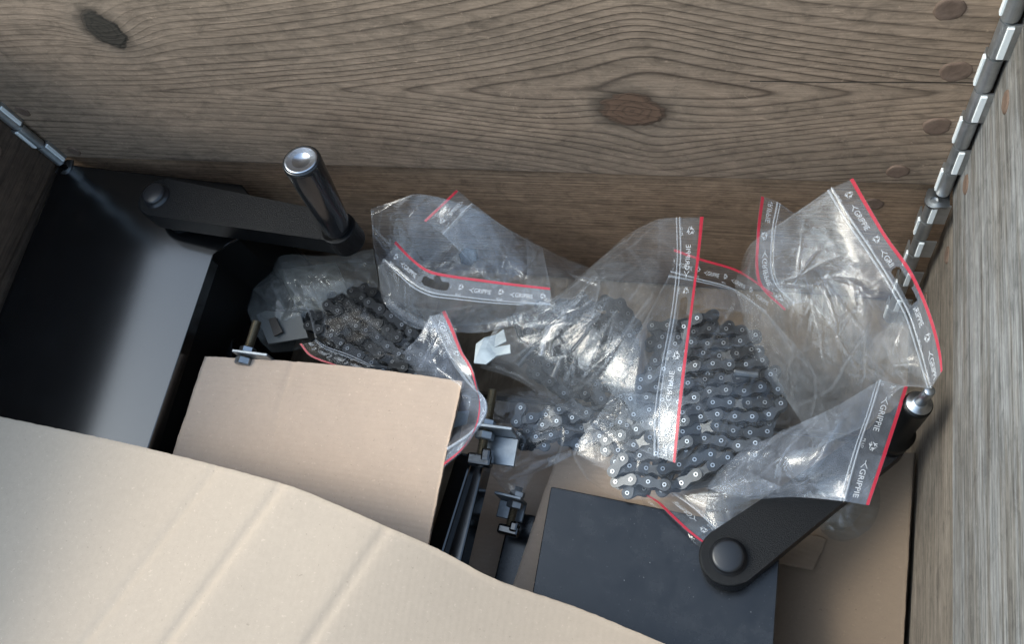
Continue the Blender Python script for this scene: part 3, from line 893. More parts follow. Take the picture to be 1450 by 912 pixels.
def hexpts(r): return [(r*math.cos(math.pi/3*k), r*math.sin(math.pi/3*k)) for k in range(6)]
def add_nut(bm, c, d, r, L):
    d = Vector(d).normalized()
    m = Matrix.Translation(Vector(c)) @ d.to_track_quat('Z', 'Y').to_matrix().to_4x4()
    q = bmesh.ops.create_cone(bm, cap_ends=True, segments=6, radius1=r, radius2=r, depth=L, matrix=m)
    es = [e for e in {e for v in q['verts'] for e in v.link_edges} if any(len(f.verts) > 4 for f in e.link_faces)]
    bmesh.ops.bevel(bm, geom=es, offset=r*0.10, segments=1, affect='EDGES')
def bracket_bolt(far, near, brk_t, label, wide=0.030, deep=0.022, s=1.0, blob=True, so=0.009):
    """threaded rod through the upright leaf of an angle bracket"""
    a, b = Vector(far), Vector(near)
    L = (b-a).length; d = (b-a)/L
    root = empty('bracket_bolt', tuple((a+b)/2), label, 'bolt with bracket', 'zinc angle brackets on threaded rods')
    bm = bmesh.new()
    r = 0.0040*s
    turns = int(L/0.00125)
    prof = []
    for k in range(turns):
        z = L*k/turns
        prof += [(z, r*0.86), (z+L/turns*0.5, r)]
    add_lathe(bm, a, b, prof, 14)
    bm_obj('threaded_rod', bm, M_thread, root, False)
    side = -d.cross(Vector((0, 0, 1))).normalized()
    c = a+d*(L*brk_t)
    up = Vector((0, 0, 1))
    R = Matrix((side, d, up)).transposed()
    bm = bmesh.new()
    add_box(bm, c+side*so*s-up*0.003, (wide*s, 0.0026, 0.026*s), 0.0005, R)
    add_box(bm, c+side*so*s+d*(0.0014+deep*s/2)-up*(0.0142*s), (wide*s, deep*s, 0.0026), 0.0005, R)
    bm_obj('angle_bracket', bm, M_zincb, root)
    bm = bmesh.new(); add_nut(bm, c-d*0.0046*s, d, 0.0072*s, 0.0055*s); bm_obj('nut', bm, M_steel, root)
    bm = bmesh.new(); add_nut(bm, c+d*0.0054*s, d, 0.0078*s, 0.0065*s); bm_obj('nut', bm, M_zincb, root)
    if blob:
        bm = bmesh.new()
        add_box(bm, b, (0.020*s, 0.009*s, 0.010*s), 0.002, R, 2)
        add_box(bm, b+side*0.005*s-d*0.004*s, (0.008*s, 0.010*s, 0.012*s), 0.002, R, 2)
        bm_obj('wing', bm, M_gloss, root, False)
    return root
bracket_bolt(U(698, 552, 0.128), U(680, 652, 0.122), 0.56, 'zinc angle bracket on upright bronze rod at the corner of the ribbed cardboard')
bracket_bolt(U(735, 690, 0.062), U(720, 752, 0.058), 0.28, 'zinc bracket with bolt wrapped in the tip of a clear bag above the short bar', 0.026, 0.016, 0.9, True, -0.006)
bracket_bolt(U(364, 455, 0.152), U(346, 512, 0.150), 0.86, 'bracket edge with pale bolt head peeking over the top of the ribbed cardboard', 0.034, 0.014, 1.0, False)

# ------------------------------------------------------------------ bicycle chains
PITCH_ = 0.0127
def plate_outline(r, w, n=9):
    pts = []
    h = PITCH_/2
    for k in range(n):
        t = -math.pi*0.62+math.pi*1.24*k/(n-1)
        pts.append((h+r*math.cos(t), r*math.sin(t)))
    pts.append((0.0, w))
    for k in range(n):
        t = math.pi*0.38+math.pi*1.24*k/(n-1)
        pts.append((-h+r*math.cos(t), r*math.sin(t)))
    pts.append((0.0, -w))
    return pts
def link_mesh(name, outer, mats):
    bm = bmesh.new()
    r, w = (0.0047, 0.0030) if outer else (0.0046, 0.0027)
    gap = 0.0029 if outer else 0.0017
    th = 0.0010
    for s in (1, -1):
        z0, z1 = (gap, gap+th) if s > 0 else (-gap-th, -gap)
        pts = plate_outline(r, w)
        lo = [bm.verts.new((x, y, z0)) for x, y in pts]; hi = [bm.verts.new((x, y, z1)) for x, y in pts]
        # fan around the waist keeps the faces simple
        bm.faces.new(lo); bm.faces.new(hi)
        for k in range(len(pts)):
            bm.faces.new((lo[k], lo[(k+1) % len(pts)], hi[(k+1) % len(pts)], hi[k]))
    def tube(cx, r, z0, z1, n, mi, hole=None):
        b = len(bm.faces)
        lo = [bm.verts.new((cx+r*math.cos(2*math.pi*k/n), r*math.sin(2*math.pi*k/n), z0)) for k in range(n)]
        hi = [bm.verts.new((cx+r*math.cos(2*math.pi*k/n), r*math.sin(2*math.pi*k/n), z1)) for k in range(n)]
        fs = [bm.faces.new((lo[k], lo[(k+1) % n], hi[(k+1) % n], hi[k])) for k in range(n)]
        if hole:
            hr, dep = hole
            ih = [bm.verts.new((cx+hr*math.cos(2*math.pi*k/n), hr*math.sin(2*math.pi*k/n), z1)) for k in range(n)]
            il = [bm.verts.new((cx+hr*math.cos(2*math.pi*k/n), hr*math.sin(2*math.pi*k/n), z1-dep)) for k in range(n)]
            fs += [bm.faces.new((hi[k], hi[(k+1) % n], ih[(k+1) % n], ih[k])) for k in range(n)]
            dk = [bm.faces.new((ih[k], ih[(k+1) % n], il[(k+1) % n], il[k])) for k in range(n)]
            dk.append(bm.faces.new(il))
            for f in dk: f.material_index = 1
        else:
            fs.append(bm.faces.new(hi))
        for f in fs: f.material_index = mi
    if outer:
        for cx in (-PITCH_/2, PITCH_/2):
            tube(cx, 0.00160, -0.0047, 0.0047, 12, 2, (0.00092, 0.0008))
    else:
        for cx in (-PITCH_/2, PITCH_/2):
            tube(cx, 0.0038, -0.0016, 0.0016, 12, 1)
    bmesh.ops.recalc_face_normals(bm, faces=bm.faces)
    me = bpy.data.meshes.new(name); bm.to_mesh(me); bm.free()
    for m in mats: me.materials.append(m)
    return me
LINKS = {}
for key, mats in (('steel', (M_plate, M_roller, M_pin)), ('black', (M_plate_blk, M_roller, M_pin_d))):
    LINKS[key] = (link_mesh('outer_link', True, mats), link_mesh('inner_link', False, mats))
def inside(p, poly):
    x, y = p; c = False
    for i in range(len(poly)):
        x1, y1 = poly[i][:2]; x2, y2 = poly[i-1][:2]
        if (y1 > y) != (y2 > y) and x < (x2-x1)*(y-y1)/(y2-y1)+x1:
            c = not c
    return c
def serpent(poly, ang, gap, wob, seed):
    """coiled path that fills the outline row by row"""
    P = np.array(poly)[:, :2]
    d = np.array([math.cos(ang), math.sin(ang)]); n = np.array([-d[1], d[0]])
    s = P@d; q = P@n
    out = []
    flip = False
    k = q.min()+gap*0.6
    while k < q.max():
        ts = [t for t in np.arange(s.min(), s.max(), 0.002) if inside(d*t+n*k, poly)]
        if len(ts) > 4:
            r = np.linspace(ts[0], ts[-1], 60)
            r = r[::-1] if flip else r
            for t in r:
                w = wob*float(perlin(t*28, k*28, seed))
                out.append(d*t+n*(k+w))
            flip = not flip
        k += gap
    return np.array(out)
def chain(key, label, layers, nmax):
    pts0 = None
    root = None
    count = 0
    for (poly, ang, gap, wob, seed, zf) in layers:
        path = serpent(poly, ang, gap, wob, seed)
        if root is None:
            root = empty('bicycle_chain', (path[0][0], path[0][1], 0.03), label, 'bicycle chain', 'bicycle chains packed in clear bags')
        nodes = [path[0]]
        for p in path[1:]:
            while np.linalg.norm(p-nodes[-1]) >= PITCH_:
                nodes.append(nodes[-1]+(p-nodes[-1])*PITCH_/np.linalg.norm(p-nodes[-1]))
        Z = [zf(p[0], p[1])+0.0028*float(perlin(p[0]*55, p[1]*55, seed+5))+0.0014*((i % 4)-1.5) for i, p in enumerate(nodes)]
        for i in range(len(nodes)-1):
            if count >= nmax: break
            a = Vector((*nodes[i], Z[i])); b = Vector((*nodes[i+1], Z[i+1]))
            x = (b-a).normalized()
            up = Vector((0.16*float(perlin(a.x*40, a.y*40, seed+9)), 0.16*float(perlin(a.x*40, a.y*40, seed+13)), 1)).normalized()
            y = up.cross(x).normalized(); z = x.cross(y)
            m = Matrix((x, y, z)).transposed().to_4x4(); m.translation = (a+b)/2-Vector(root.location)
            o = bpy.data.objects.new('outer_link' if i % 2 == 0 else 'inner_link', LINKS[key][i % 2])
            link(o, root)
            o.matrix_basis = m
            count += 1
    return root
def poly_px(px, z): return [U(x, y, z) for x, y in px]
big = poly_px([(925, 455), (985, 440), (1060, 462), (1100, 510), (1112, 560), (1098, 615), (1060, 642), (1000, 668), (930, 694), (876, 692), (852, 655), (850, 615), (880, 600), (905, 540)], 0.098)
bc = np.array(big).mean(0)
zbig = lambda x, y: 0.101-0.8*((x-bc[0])**2+(y-bc[1])**2)
chain('steel', 'large coil of grey steel bicycle chain in the bag beside the red lined strip', [
    (big, math.radians(14), 0.0106, 0.012, 3, zbig),
    (big, math.radians(62), 0.0105, 0.006, 8, lambda x, y: zbig(x, y)-0.0125),
], 290)
sm = poly_px([(722, 590), (745, 572), (800, 572), (870, 595), (868, 630), (790, 625), (735, 636)], 0.070)
smc = np.array(sm).mean(0)
chain('steel', 'short run of steel bicycle chain in small bag right of the angle bracket', [
    (sm, math.radians(20), 0.0108, 0.007, 21, lambda x, y: 0.071-1.2*((x-smc[0])**2+(y-smc[1])**2)),
    (sm, math.radians(-35), 0.0115, 0.006, 25, lambda x, y: 0.059-1.2*((x-smc[0])**2+(y-smc[1])**2)),
], 120)
lf = poly_px([(424, 452), (470, 412), (530, 400), (590, 440), (625, 480), (640, 545), (560, 545), (480, 520), (455, 500)], 0.112)
lfc = np.array(lf).mean(0)
zl_ = lambda x, y: 0.113-1.0*((x-lfc[0])**2+(y-lfc[1])**2)
chain('black', 'black bicycle chain heaped in bag above the ribbed cardboard sheet', [
    (lf, math.radians(-24), 0.0108, 0.006, 33, zl_),
    (lf, math.radians(40), 0.0110, 0.006, 38, lambda x, y: zl_(x, y)-0.0130),
], 280)

md = poly_px([(742, 440), (800, 418), (868, 418), (908, 460), (905, 540), (880, 580), (800, 560), (745, 522)], 0.100)
mdc = np.array(md).mean(0)
zm_ = lambda x, y: 0.104-1.5*((x-mdc[0])**2+(y-mdc[1])**2)
chain('black', 'dark bicycle chain seen dimly through the large middle bag', [
    (md, math.radians(-50), 0.0112, 0.008, 51, zm_),
    (md, math.radians(10), 0.0115, 0.008, 57, lambda x, y: zm_(x, y)-0.0125),
], 240)

# ------------------------------------------------------------------ zip bags
def text_mesh(body, size):
    cu = bpy.data.curves.new('t', 'FONT'); cu.body = body; cu.size = size; cu.resolution_u = 2
    ob = bpy.data.objects.new('t', cu); COL.objects.link(ob)
    dg = bpy.context.evaluated_depsgraph_get(); dg.update()
    me = ob.evaluated_get(dg).to_mesh()
    V = np.array([v.co[:2] for v in me.vertices]); F = [tuple(p.vertices) for p in me.polygons]
    ob.evaluated_get(dg).to_mesh_clear()
    bpy.data.objects.remove(ob); bpy.data.curves.remove(cu)
    return V, F
def strokes(segs, w):
    V, F = [], []
    for a, b in segs:
        a, b = np.array(a, float), np.array(b, float)
        d = (b-a)/np.linalg.norm(b-a); n = np.array([-d[1], d[0]])*w/2
        k = len(V); V += [a-n, b-n, b+n, a+n]; F.append((k, k+1, k+2, k+3))
    return np.array(V), F
T_G = text_mesh('GRIPPIE', 0.0051)
T_G = (T_G[0]*np.array([0.92, 1.0])+np.array([0.0026, 0]), T_G[1])
gl = T_G[0][:, 0].max()
T_A = strokes([((-0.0004, 0.0017), (0.0022, 0.0037)), ((-0.0004, 0.0017), (0.0022, -0.0003)), ((-0.0020, 0.0017), (-0.0004, 0.0017))], 0.0004)
T_S = text_mesh('PE-LD', 0.0021)
def _tri():
    s = []
    P = [np.array([math.cos(math.pi/2+2*math.pi*k/3), math.sin(math.pi/2+2*math.pi*k/3)])*0.0030 for k in range(3)]
    for k in range(3):
        a, b = P[k], P[(k+1) % 3]
        c = a*0.80+b*0.20; e = a*0.18+b*0.82
        s += [(c, e)]
        d = (b-a)/np.linalg.norm(b-a); n = np.array([-d[1], d[0]])
        m = a*0.45+b*0.55
        s += [(m, m-d*0.0013+n*0.0010), (m, m-d*0.0013-n*0.0010)]
        s += [(c, a*0.93+b*0.07+(-a)*0.05)]
    return strokes(s, 0.00042)
T_R = _tri()

def bag(label, strip, body, group='clear zip bags', nv=(14, 105), nu=None, amp=0.006, bulge=0.010, seed=1, fold=None, fscale=1.0, mat=None, flip=False, slot=None, red=True, text=True, back=True, text0=0.2, textfrac=(0.0, 1.0), hazy=None, red_alpha=True, textrev=False, sharp=1.0):
    """strip: (red edge curve, zip curve) or None; body: further curves down to the closed end; each curve a list of (px, py, z)"""
    mat = mat or M_film
    curves = ([strip[0], strip[1]] if strip else [])+list(body)
    W3 = [[U(*p) for p in c] for c in curves]
    L = max(np.linalg.norm(np.diff(np.array(c), axis=0), axis=1).sum() for c in W3[:2])
    nu = nu or int(max(60, min(200, L/0.0010)))
    R = [smooth_curve(c, nu) for c in W3]
    cen = np.concatenate(R).mean(0)
    root = empty('zip_bag', tuple(cen), label, 'plastic bag', group)
    ns = nv[0] if strip else 0
    rows = []
    if strip:
        for k in range(ns):
            rows.append(R[0]+(R[1]-R[0])*(k/ns))
        B = R[1:]
    else:
        B = R
    B = np.array(B)
    nb = nv[1]
    # body interpolated column by column
    seglen = np.linalg.norm(np.diff(B, axis=0), axis=2).mean(1)
    dd = np.r_[0, np.cumsum(seglen)]
    t = np.linspace(0, dd[-1], nb+1)
    m = np.zeros_like(B)
    if len(B) > 2:
        m[1:-1] = (B[2:]-B[:-2])/(dd[2:]-dd[:-2])[:, None, None]
    m[0] = (B[1]-B[0])/(dd[1]-dd[0]); m[-1] = (B[-1]-B[-2])/(dd[-1]-dd[-2])
    i = np.clip(np.searchsorted(dd, t, side='right')-1, 0, len(B)-2)
    h = (dd[i+1]-dd[i])[:, None, None]; s = ((t-dd[i])/(dd[i+1]-dd[i]))[:, None, None]
    BB = (2*s**3-3*s**2+1)*B[i]+(s**3-2*s**2+s)*h*m[i]*0.8+(-2*s**3+3*s**2)*B[i+1]+(s**3-s**2)*h*m[i+1]*0.8
    G = np.concatenate([np.array(rows), BB]) if strip else BB            # (nvtot, nu, 3)
    nvt = G.shape[0]
    if strip:                                                            # gentle waves along the strip
        uu = np.linspace(0, 1, nu)
    gu = np.gradient(G, axis=1); gv = np.gradient(G, axis=0)
    N = np.cross(gu, gv); N /= (np.linalg.norm(N, axis=2, keepdims=True)+1e-12)
    vw = CAM-G
    N *= np.where((N*np.array([0, 0, 1])).sum(2, keepdims=True) < 0, -1, 1)
    for _ in range(12):                                                  # smooth normals
        N[1:-1] = (N[:-2]+N[1:-1]*2+N[2:])/4; N[:, 1:-1] = (N[:, :-2]+N[:, 1:-1]*2+N[:, 2:])/4
    N /= (np.linalg.norm(N, axis=2, keepdims=True)+1e-12)
    # metric coordinates on the sheet
    X = np.r_[0, np.cumsum(np.linalg.norm(np.diff(G, axis=1), axis=2).mean(0))][None, :]+np.zeros((nvt, 1))
    Y = np.r_[0, np.cumsum(np.linalg.norm(np.diff(G, axis=0), axis=2).mean(1))][:, None]+np.zeros((1, nu))
    u = np.linspace(0, 1, nu)[None, :]
    vb = np.clip((np.arange(nvt)-ns)/(nvt-1-ns), 0, 1)[:, None]
    edge_u = np.minimum(1, np.minimum(u, 1-u)*9)
    body_m = np.minimum(1, vb*5)*np.minimum(1, (1-vb)*7+0.15)
    def facets(sp_, sd):
        """piecewise flat crumpling: straight creases between random corners"""
        r_ = np.random.RandomState(sd)
        w_, h_ = X.max()+2*sp_, Y.max()+2*sp_
        n_ = int(max(8, w_*h_/(sp_*sp_)))
        pts = np.stack([r_.uniform(-sp_, X.max()+sp_, n_), r_.uniform(-sp_, Y.max()+sp_, n_)], 1)
        hh = r_.uniform(-1, 1, n_)
        out = delaunay_2d_cdt([Vector(p) for p in pts.tolist()], [], [], 0, 1e-6)
        vv = np.array([tuple(v) for v in out[0]]); src = [o_[0] if o_ else 0 for o_ in out[3]]
        H = hh[src]
        D = np.zeros_like(X); K = np.zeros_like(X)
        wx = X+0.0015*perlin(X*60, Y*60, sd); wy = Y+0.0015*perlin(X*60, Y*60, sd+5)
        for f_ in out[2]:
            a, b, c = f_[0], f_[1], f_[2]
            A_, B2, C2 = vv[a], vv[b], vv[c]
            den = (B2[1]-C2[1])*(A_[0]-C2[0])+(C2[0]-B2[0])*(A_[1]-C2[1])
            if abs(den) < 1e-12: continue
            l1 = ((B2[1]-C2[1])*(wx-C2[0])+(C2[0]-B2[0])*(wy-C2[1]))/den
            l2 = ((C2[1]-A_[1])*(wx-C2[0])+(A_[0]-C2[0])*(wy-C2[1]))/den
            l3 = 1-l1-l2
            ins = (l1 >= 0) & (l2 >= 0) & (l3 >= 0)
            if not ins.any(): continue
            D[ins] = (l1*H[a]+l2*H[b]+l3*H[c])[ins]
            for l_, p_, q_ in ((l1, b, c), (l2, c, a), (l3, a, b)):
                dist = l_*abs(den)/(np.linalg.norm(vv[p_]-vv[q_])+1e-9)
                st = ((p_*7919+q_*7919+p_*q_*31) % 97)/97.0
                K[ins] = np.maximum(K[ins], (np.clip(1-dist/0.0015, 0, 1)*max(0, st-0.35)*1.5)[ins])
        D[1:-1, 1:-1] = (D[1:-1, 1:-1]*2+D[:-2, 1:-1]+D[2:, 1:-1]+D[1:-1, :-2]+D[1:-1, 2:])/6
        return D, K
    def crumple(sd):
        f = fscale
        wx = X+0.010*perlin(X*22*f, Y*22*f, sd+1)+0.003*perlin(X*70, Y*70, sd+2); wy = Y+0.010*perlin(X*22*f+7, Y*22*f, sd+3)
        D = np.zeros_like(X); K = np.zeros_like(X)
        base = perlin(wx*11*f, wy*11*f, sd)*1.2
        D += base
        mask = np.clip(perlin(X*15*f, Y*15*f, sd+11)*2.6+0.12, 0, 1)
        for (fr, am, th) in ((26, 0.50, 0.6), (44, 0.34, -0.5), (85, 0.15, 1.2), (150, 0.05, 0.2)):
            th = th+(fold if fold is not None else 0)
            c, s_ = math.cos(th), math.sin(th)
            a = (wx*c+wy*s_); b = (-wx*s_+wy*c)
            n = perlin(a*fr*f*0.38, b*fr*f, sd+fr)
            rr = 1-np.minimum(1, np.abs(n)*3.2)
            D += am*(rr**1.5)*mask*sharp
            K += am*np.clip(rr-0.86, 0, 1)*7*mask
        if fold is not None:                                             # long pulled folds
            c, s_ = math.cos(fold), math.sin(fold)
            a = wx*c+wy*s_; b = -wx*s_+wy*c
            n = perlin(a*6, b*30*f, sd+77)
            rr = 1-np.minimum(1, np.abs(n)*3.4)
            D += 0.55*rr**1.5*np.clip(mask+0.25, 0, 1)
            K += np.clip(rr-0.90, 0, 1)*3
        D *= 0.55
        m2_ = np.clip(perlin(X*19*f+3, Y*19*f, sd+31)*2.6+0.25, 0, 1)
        d1, k1 = facets(0.034/f, sd+1000); d2, k2 = facets(0.014/f, sd+2000); d3, k3 = facets(0.0065/f, sd+3000)
        D += sharp*(0.75*d1+0.34*d2*(0.25+0.75*m2_)+0.13*d3*m2_*(0.25+0.75*mask))
        K = K*0.5+0.85*k1+0.6*k2*(0.2+0.8*m2_)+0.3*k3*m2_*mask
        return D, np.clip(K, 0, 1)
    V, F, KR = [], [], []
    def layer(sgn, sd, off):
        D, K = crumple(sd)
        dome = (np.sin(math.pi*u)**0.7)*np.sin(math.pi*np.clip(vb, 0, 1)**0.8)
        disp = sgn*bulge*dome+amp*D*(0.25+0.75*edge_u)*body_m+off
        Q = G+N*disp[..., None]
        Q[..., 2] = np.maximum(Q[..., 2], 0.012)
        Q[..., 1] = np.minimum(Q[..., 1], -0.003-0.001*np.abs(np.sin(X*400)))
        Q[..., 0] = np.minimum(Q[..., 0], W-0.003)
        return Q, K*body_m
    Qf, Kf = layer(1, seed, 0.0)
    if strip: Kf[:ns] = 0.05
    # side seams whiten
    seam = np.exp(-(np.minimum(u, 1-u)*L/0.0012)**2)*0.8*(vb > 0)
    Kf = np.clip(Kf+seam, 0, 1)
    def slot_mask():
        """faces of the strip cut out by the hanging slot"""
        mk = np.zeros((nvt-1, nu-1), bool)
        if slot is None or not strip: return mk
        sx = (X[0, :-1]+X[0, 1:])/2-slot*X[0, -1]
        wdt = np.linalg.norm(R[1]-R[0], axis=1).mean()
        for r_ in range(ns):
            y = (r_+0.5)/ns*wdt-wdt*0.56
            long_ = (np.abs(sx) < 0.0135) & (abs(y) < 0.0032)
            ends = np.hypot(np.maximum(0, np.abs(sx)-0.0105), y) < 0.0033
            nub = np.hypot(sx, y+0.0025) < 0.0042
            mk[r_] = (long_ & ends) | nub
        return mk
    cut = slot_mask()
    def emit(Q, K, cutm, lo=0):
        b = len(V)
        V.extend(Q.reshape(-1, 3)); KR.extend(K.reshape(-1))
        jj, kk = np.meshgrid(np.arange(nvt-1), np.arange(nu-1), indexing='ij')
        ok = ~cutm & (jj >= lo)
        jj, kk = jj[ok], kk[ok]
        F.append(np.stack([b+jj*nu+kk, b+jj*nu+kk+1, b+(jj+1)*nu+kk+1, b+(jj+1)*nu+kk], 1))
    emit(Qf, Kf, cut)
    if back:
        Qb, Kb = layer(-0.8, seed+50, -0.0012)
        emit(Qb, Kb*0.5, cut)
    me = np_mesh('film', np.array(V), np.concatenate(F))
    at = me.attributes.new('crease', 'FLOAT', 'POINT')
    at.data.foreach_set('value', np.array(KR, dtype=np.float32))
    put('film', me, mat, root, True)
    if not strip: return root
    def surf(x, y, lift):
        """x metres along the strip, y metres down from the red edge -> point just above the film"""
        fx = np.interp(x, X[0], np.arange(nu)); wdt = np.linalg.norm(R[1]-R[0], axis=1).mean()
        fy = np.clip(y/wdt*ns, 0, nvt-1.001)
        i0 = np.clip(np.floor(fx).astype(int), 0, nu-2); j0 = np.clip(np.floor(fy).astype(int), 0, nvt-2)
        a = (fx-i0)[:, None]; b = (fy-j0)[:, None]
        q = Qf[j0, i0]*(1-a)*(1-b)+Qf[j0, i0+1]*a*(1-b)+Qf[j0+1, i0]*(1-a)*b+Qf[j0+1, i0+1]*a*b
        return q+N[j0, i0]*lift
    LL = X[0, -1]; wdt = np.linalg.norm(R[1]-R[0], axis=1).mean()
    xs = np.linspace(0, LL, nu)
    def ribbon(name, y0, y1, lift, mt, hump=0.0):
        ys = np.linspace(y0, y1, 4)
        rows_ = [surf(xs, np.full(nu, y), lift+(hump if k in (1, 2) else 0)) for k, y in enumerate(ys)]
        Vv = np.concatenate(rows_)
        Ff = [(k*nu+j, k*nu+j+1, (k+1)*nu+j+1, (k+1)*nu+j) for k in range(3) for j in range(nu-1)]
        return put(name, np_mesh(name, Vv, Ff), mt, root, True)
    if red:
        ribbon('red_line', 0.0003, 0.0024, 0.0003, M_red)
    ribbon('zip_ridge', wdt-0.0011, wdt+0.0004, 0.0002, M_ridge, 0.0009)
    ribbon('zip_ridge', wdt+0.0016, wdt+0.0028, 0.0002, M_ridge, 0.0007)
    if text:
        TV, TF = [], []
        def stamp(T, x0, yc):
            k = len(TV)
            for p in T[0]:
                TV.append(((x0+(p[0]))*1.0, yc-p[1]))
            TF.extend([tuple(k+q for q in f) for f in T[1]])
        period = gl+0.0185
        x = -period+text0*period
        yb = 0.0027+(wdt-0.0027)*0.66
        while x < LL:
            stamp(T_A, x, yb); stamp(T_G, x, yb)
            xr = x+gl+0.0085
            stamp(T_R, xr, yb-0.0030)
            stamp((T_S[0]-np.array([0.0030, 0]), T_S[1]), xr, yb+0.0036)
            x += period
        TV = np.array(TV)
        if flip: TV[:, 0] = LL-TV[:, 0]
        okv = (TV[:, 0] > 0.001) & (TV[:, 0] < LL-0.001)
        if slot is not None:
            okv &= np.abs(TV[:, 0]-slot*LL) > 0.0148
        P3 = surf(np.clip(TV[:, 0], 0, LL), TV[:, 1], 0.0005)
        me = bpy.data.meshes.new('lettering')
        me.from_pydata(P3.tolist(), [], [f for f in TF if all(okv[q] for q in f)])
        put('lettering', me, M_ink, root, True)
    return root

# upper left bag folded over itself, mouth towards the viewer
bag('crumpled clear bag whose curved red line sags in front of the back board, with slot', (
    [(561, 341, .186), (585, 366, .186), (608, 382, .185), (639, 389, .184), (674, 394, .183), (719, 400, .182), (779, 407, .180)],
    [(543, 368, .184), (567, 386, .184), (587, 403, .183), (612, 415, .182), (648, 420, .181), (701, 426, .179), (779, 432, .176)]),
    [[(535, 378, .176), (553, 430, .160), (602, 459, .150), (650, 463, .146), (720, 455, .146), (782, 436, .150)],
     [(528, 335, .150), (560, 370, .138), (620, 385, .132), (690, 392, .130), (740, 395, .130), (778, 400, .134)],
     [(525, 296, .166), (560, 284, .172), (592, 275, .176), (660, 291, .168), (705, 315, .152), (745, 342, .130), (768, 350, .122)]],
    amp=0.0055, bulge=0.005, seed=101, fold=1.1, slot=0.36, text0=0.55, fscale=0.8)
bag('clear bag with a red corner poking up against the back board behind another bag', (
    [(646, 268, .176), (632, 282, .170), (600, 312, .160)], [(669, 288, .172), (655, 302, .166), (628, 332, .156)]),
    [[(710, 318, .150), (690, 340, .145), (660, 365, .140)], [(765, 350, .115), (745, 380, .115), (700, 410, .110)]], amp=0.004, bulge=0.004, seed=120, text=True, fscale=0.9)
# big bag in the middle
bag('large clear bag in the middle with upright red lined strip and bright wrinkles', (
    [(997, 307, .178), (993, 345, .178), (985, 410, .180), (975, 490, .184), (966, 570, .184), (957, 656, .178)],
    [(962, 308, .178), (963, 370, .178), (955, 445, .180), (941, 521, .180), (934, 577, .178), (932, 648, .172)]),
    [[(930, 311, .176), (925, 390, .186), (910, 470, .192), (895, 550, .184), (890, 595, .168), (890, 630, .150)],
     [(880, 340, .168), (860, 410, .176), (840, 470, .178), (820, 530, .168), (805, 560, .150), (800, 580, .128)],
     [(790, 418, .156), (780, 450, .158), (765, 480, .156), (750, 510, .146), (740, 530, .132), (735, 540, .122)],
     [(705, 455, .140), (697, 470, .138), (690, 485, .134), (685, 500, .126), (682, 512, .120), (680, 521, .114)]],
    amp=0.0050, bulge=0.006, seed=141, fold=0.9, slot=0.46, flip=True, text0=0.7, fscale=0.8, nv=(14, 130))
# bag round the big chain
bag('clear bag stretched over the large coil of steel chain', (
    [(955, 352, .130), (994, 366, .132), (1045, 382, .132), (1095, 415, .130)], [(950, 385, .130), (990, 396, .132), (1038, 410, .132), (1085, 442, .130)]),
    [[(905, 470, .124), (980, 440, .128), (1060, 448, .126), (1150, 520, .114)],
     [(860, 570, .124), (950, 555, .128), (1050, 540, .126), (1150, 590, .112)],
     [(812, 640, .112), (880, 655, .118), (1000, 630, .120), (1112, 632, .108)],
     [(832, 680, .096), (878, 706, .104), (965, 701, .106), (1074, 660, .102)]],
    amp=0.0028, bulge=0.002, seed=163, fold=0.3, text0=0.3, back=False, mat=M_film_c)
# tall bag leaning in the right corner
bag('tall clear bag leaning in the right corner, its long red line sloping to the wall', (
    [(1209, 252, .232), (1233, 295, .230), (1259, 338, .226), (1288, 378, .222), (1308, 418, .218), (1324, 462, .214), (1333, 501, .210), (1335, 524, .208)],
    [(1177, 266, .228), (1204, 310, .226), (1233, 353, .222), (1269, 411, .217), (1288, 447, .213), (1306, 505, .208), (1318, 550, .204)]),
    [[(1120, 305, .205), (1150, 350, .205), (1190, 400, .205), (1215, 445, .202), (1245, 495, .196), (1275, 550, .188)],
     [(1064, 345, .170), (1085, 400, .172), (1115, 455, .172), (1150, 505, .170), (1190, 550, .164), (1230, 600, .154)],
     [(1048, 385, .132), (1050, 440, .130), (1065, 490, .128), (1095, 540, .124), (1125, 585, .120), (1155, 635, .118)]],
    amp=0.0062, bulge=0.007, seed=182, fold=0.7, slot=0.56, text0=0.55, fscale=0.75, nv=(14, 110), mat=M_film_e)
bag('clear bag upright against the back board with a short red line, behind the tall bag', (
    [(1077, 277, .175), (1071, 335, .160), (1073, 400, .150), (1110, 440, .140)], [(1102, 286, .175), (1094, 335, .160), (1096, 395, .150), (1125, 430, .140)]),
    [[(1150, 320, .160), (1140, 370, .150), (1150, 430, .140)], [(1220, 370, .140), (1200, 430, .130), (1190, 480, .125)]], amp=0.005, bulge=0.004, seed=207, fscale=0.9, text0=0.9)
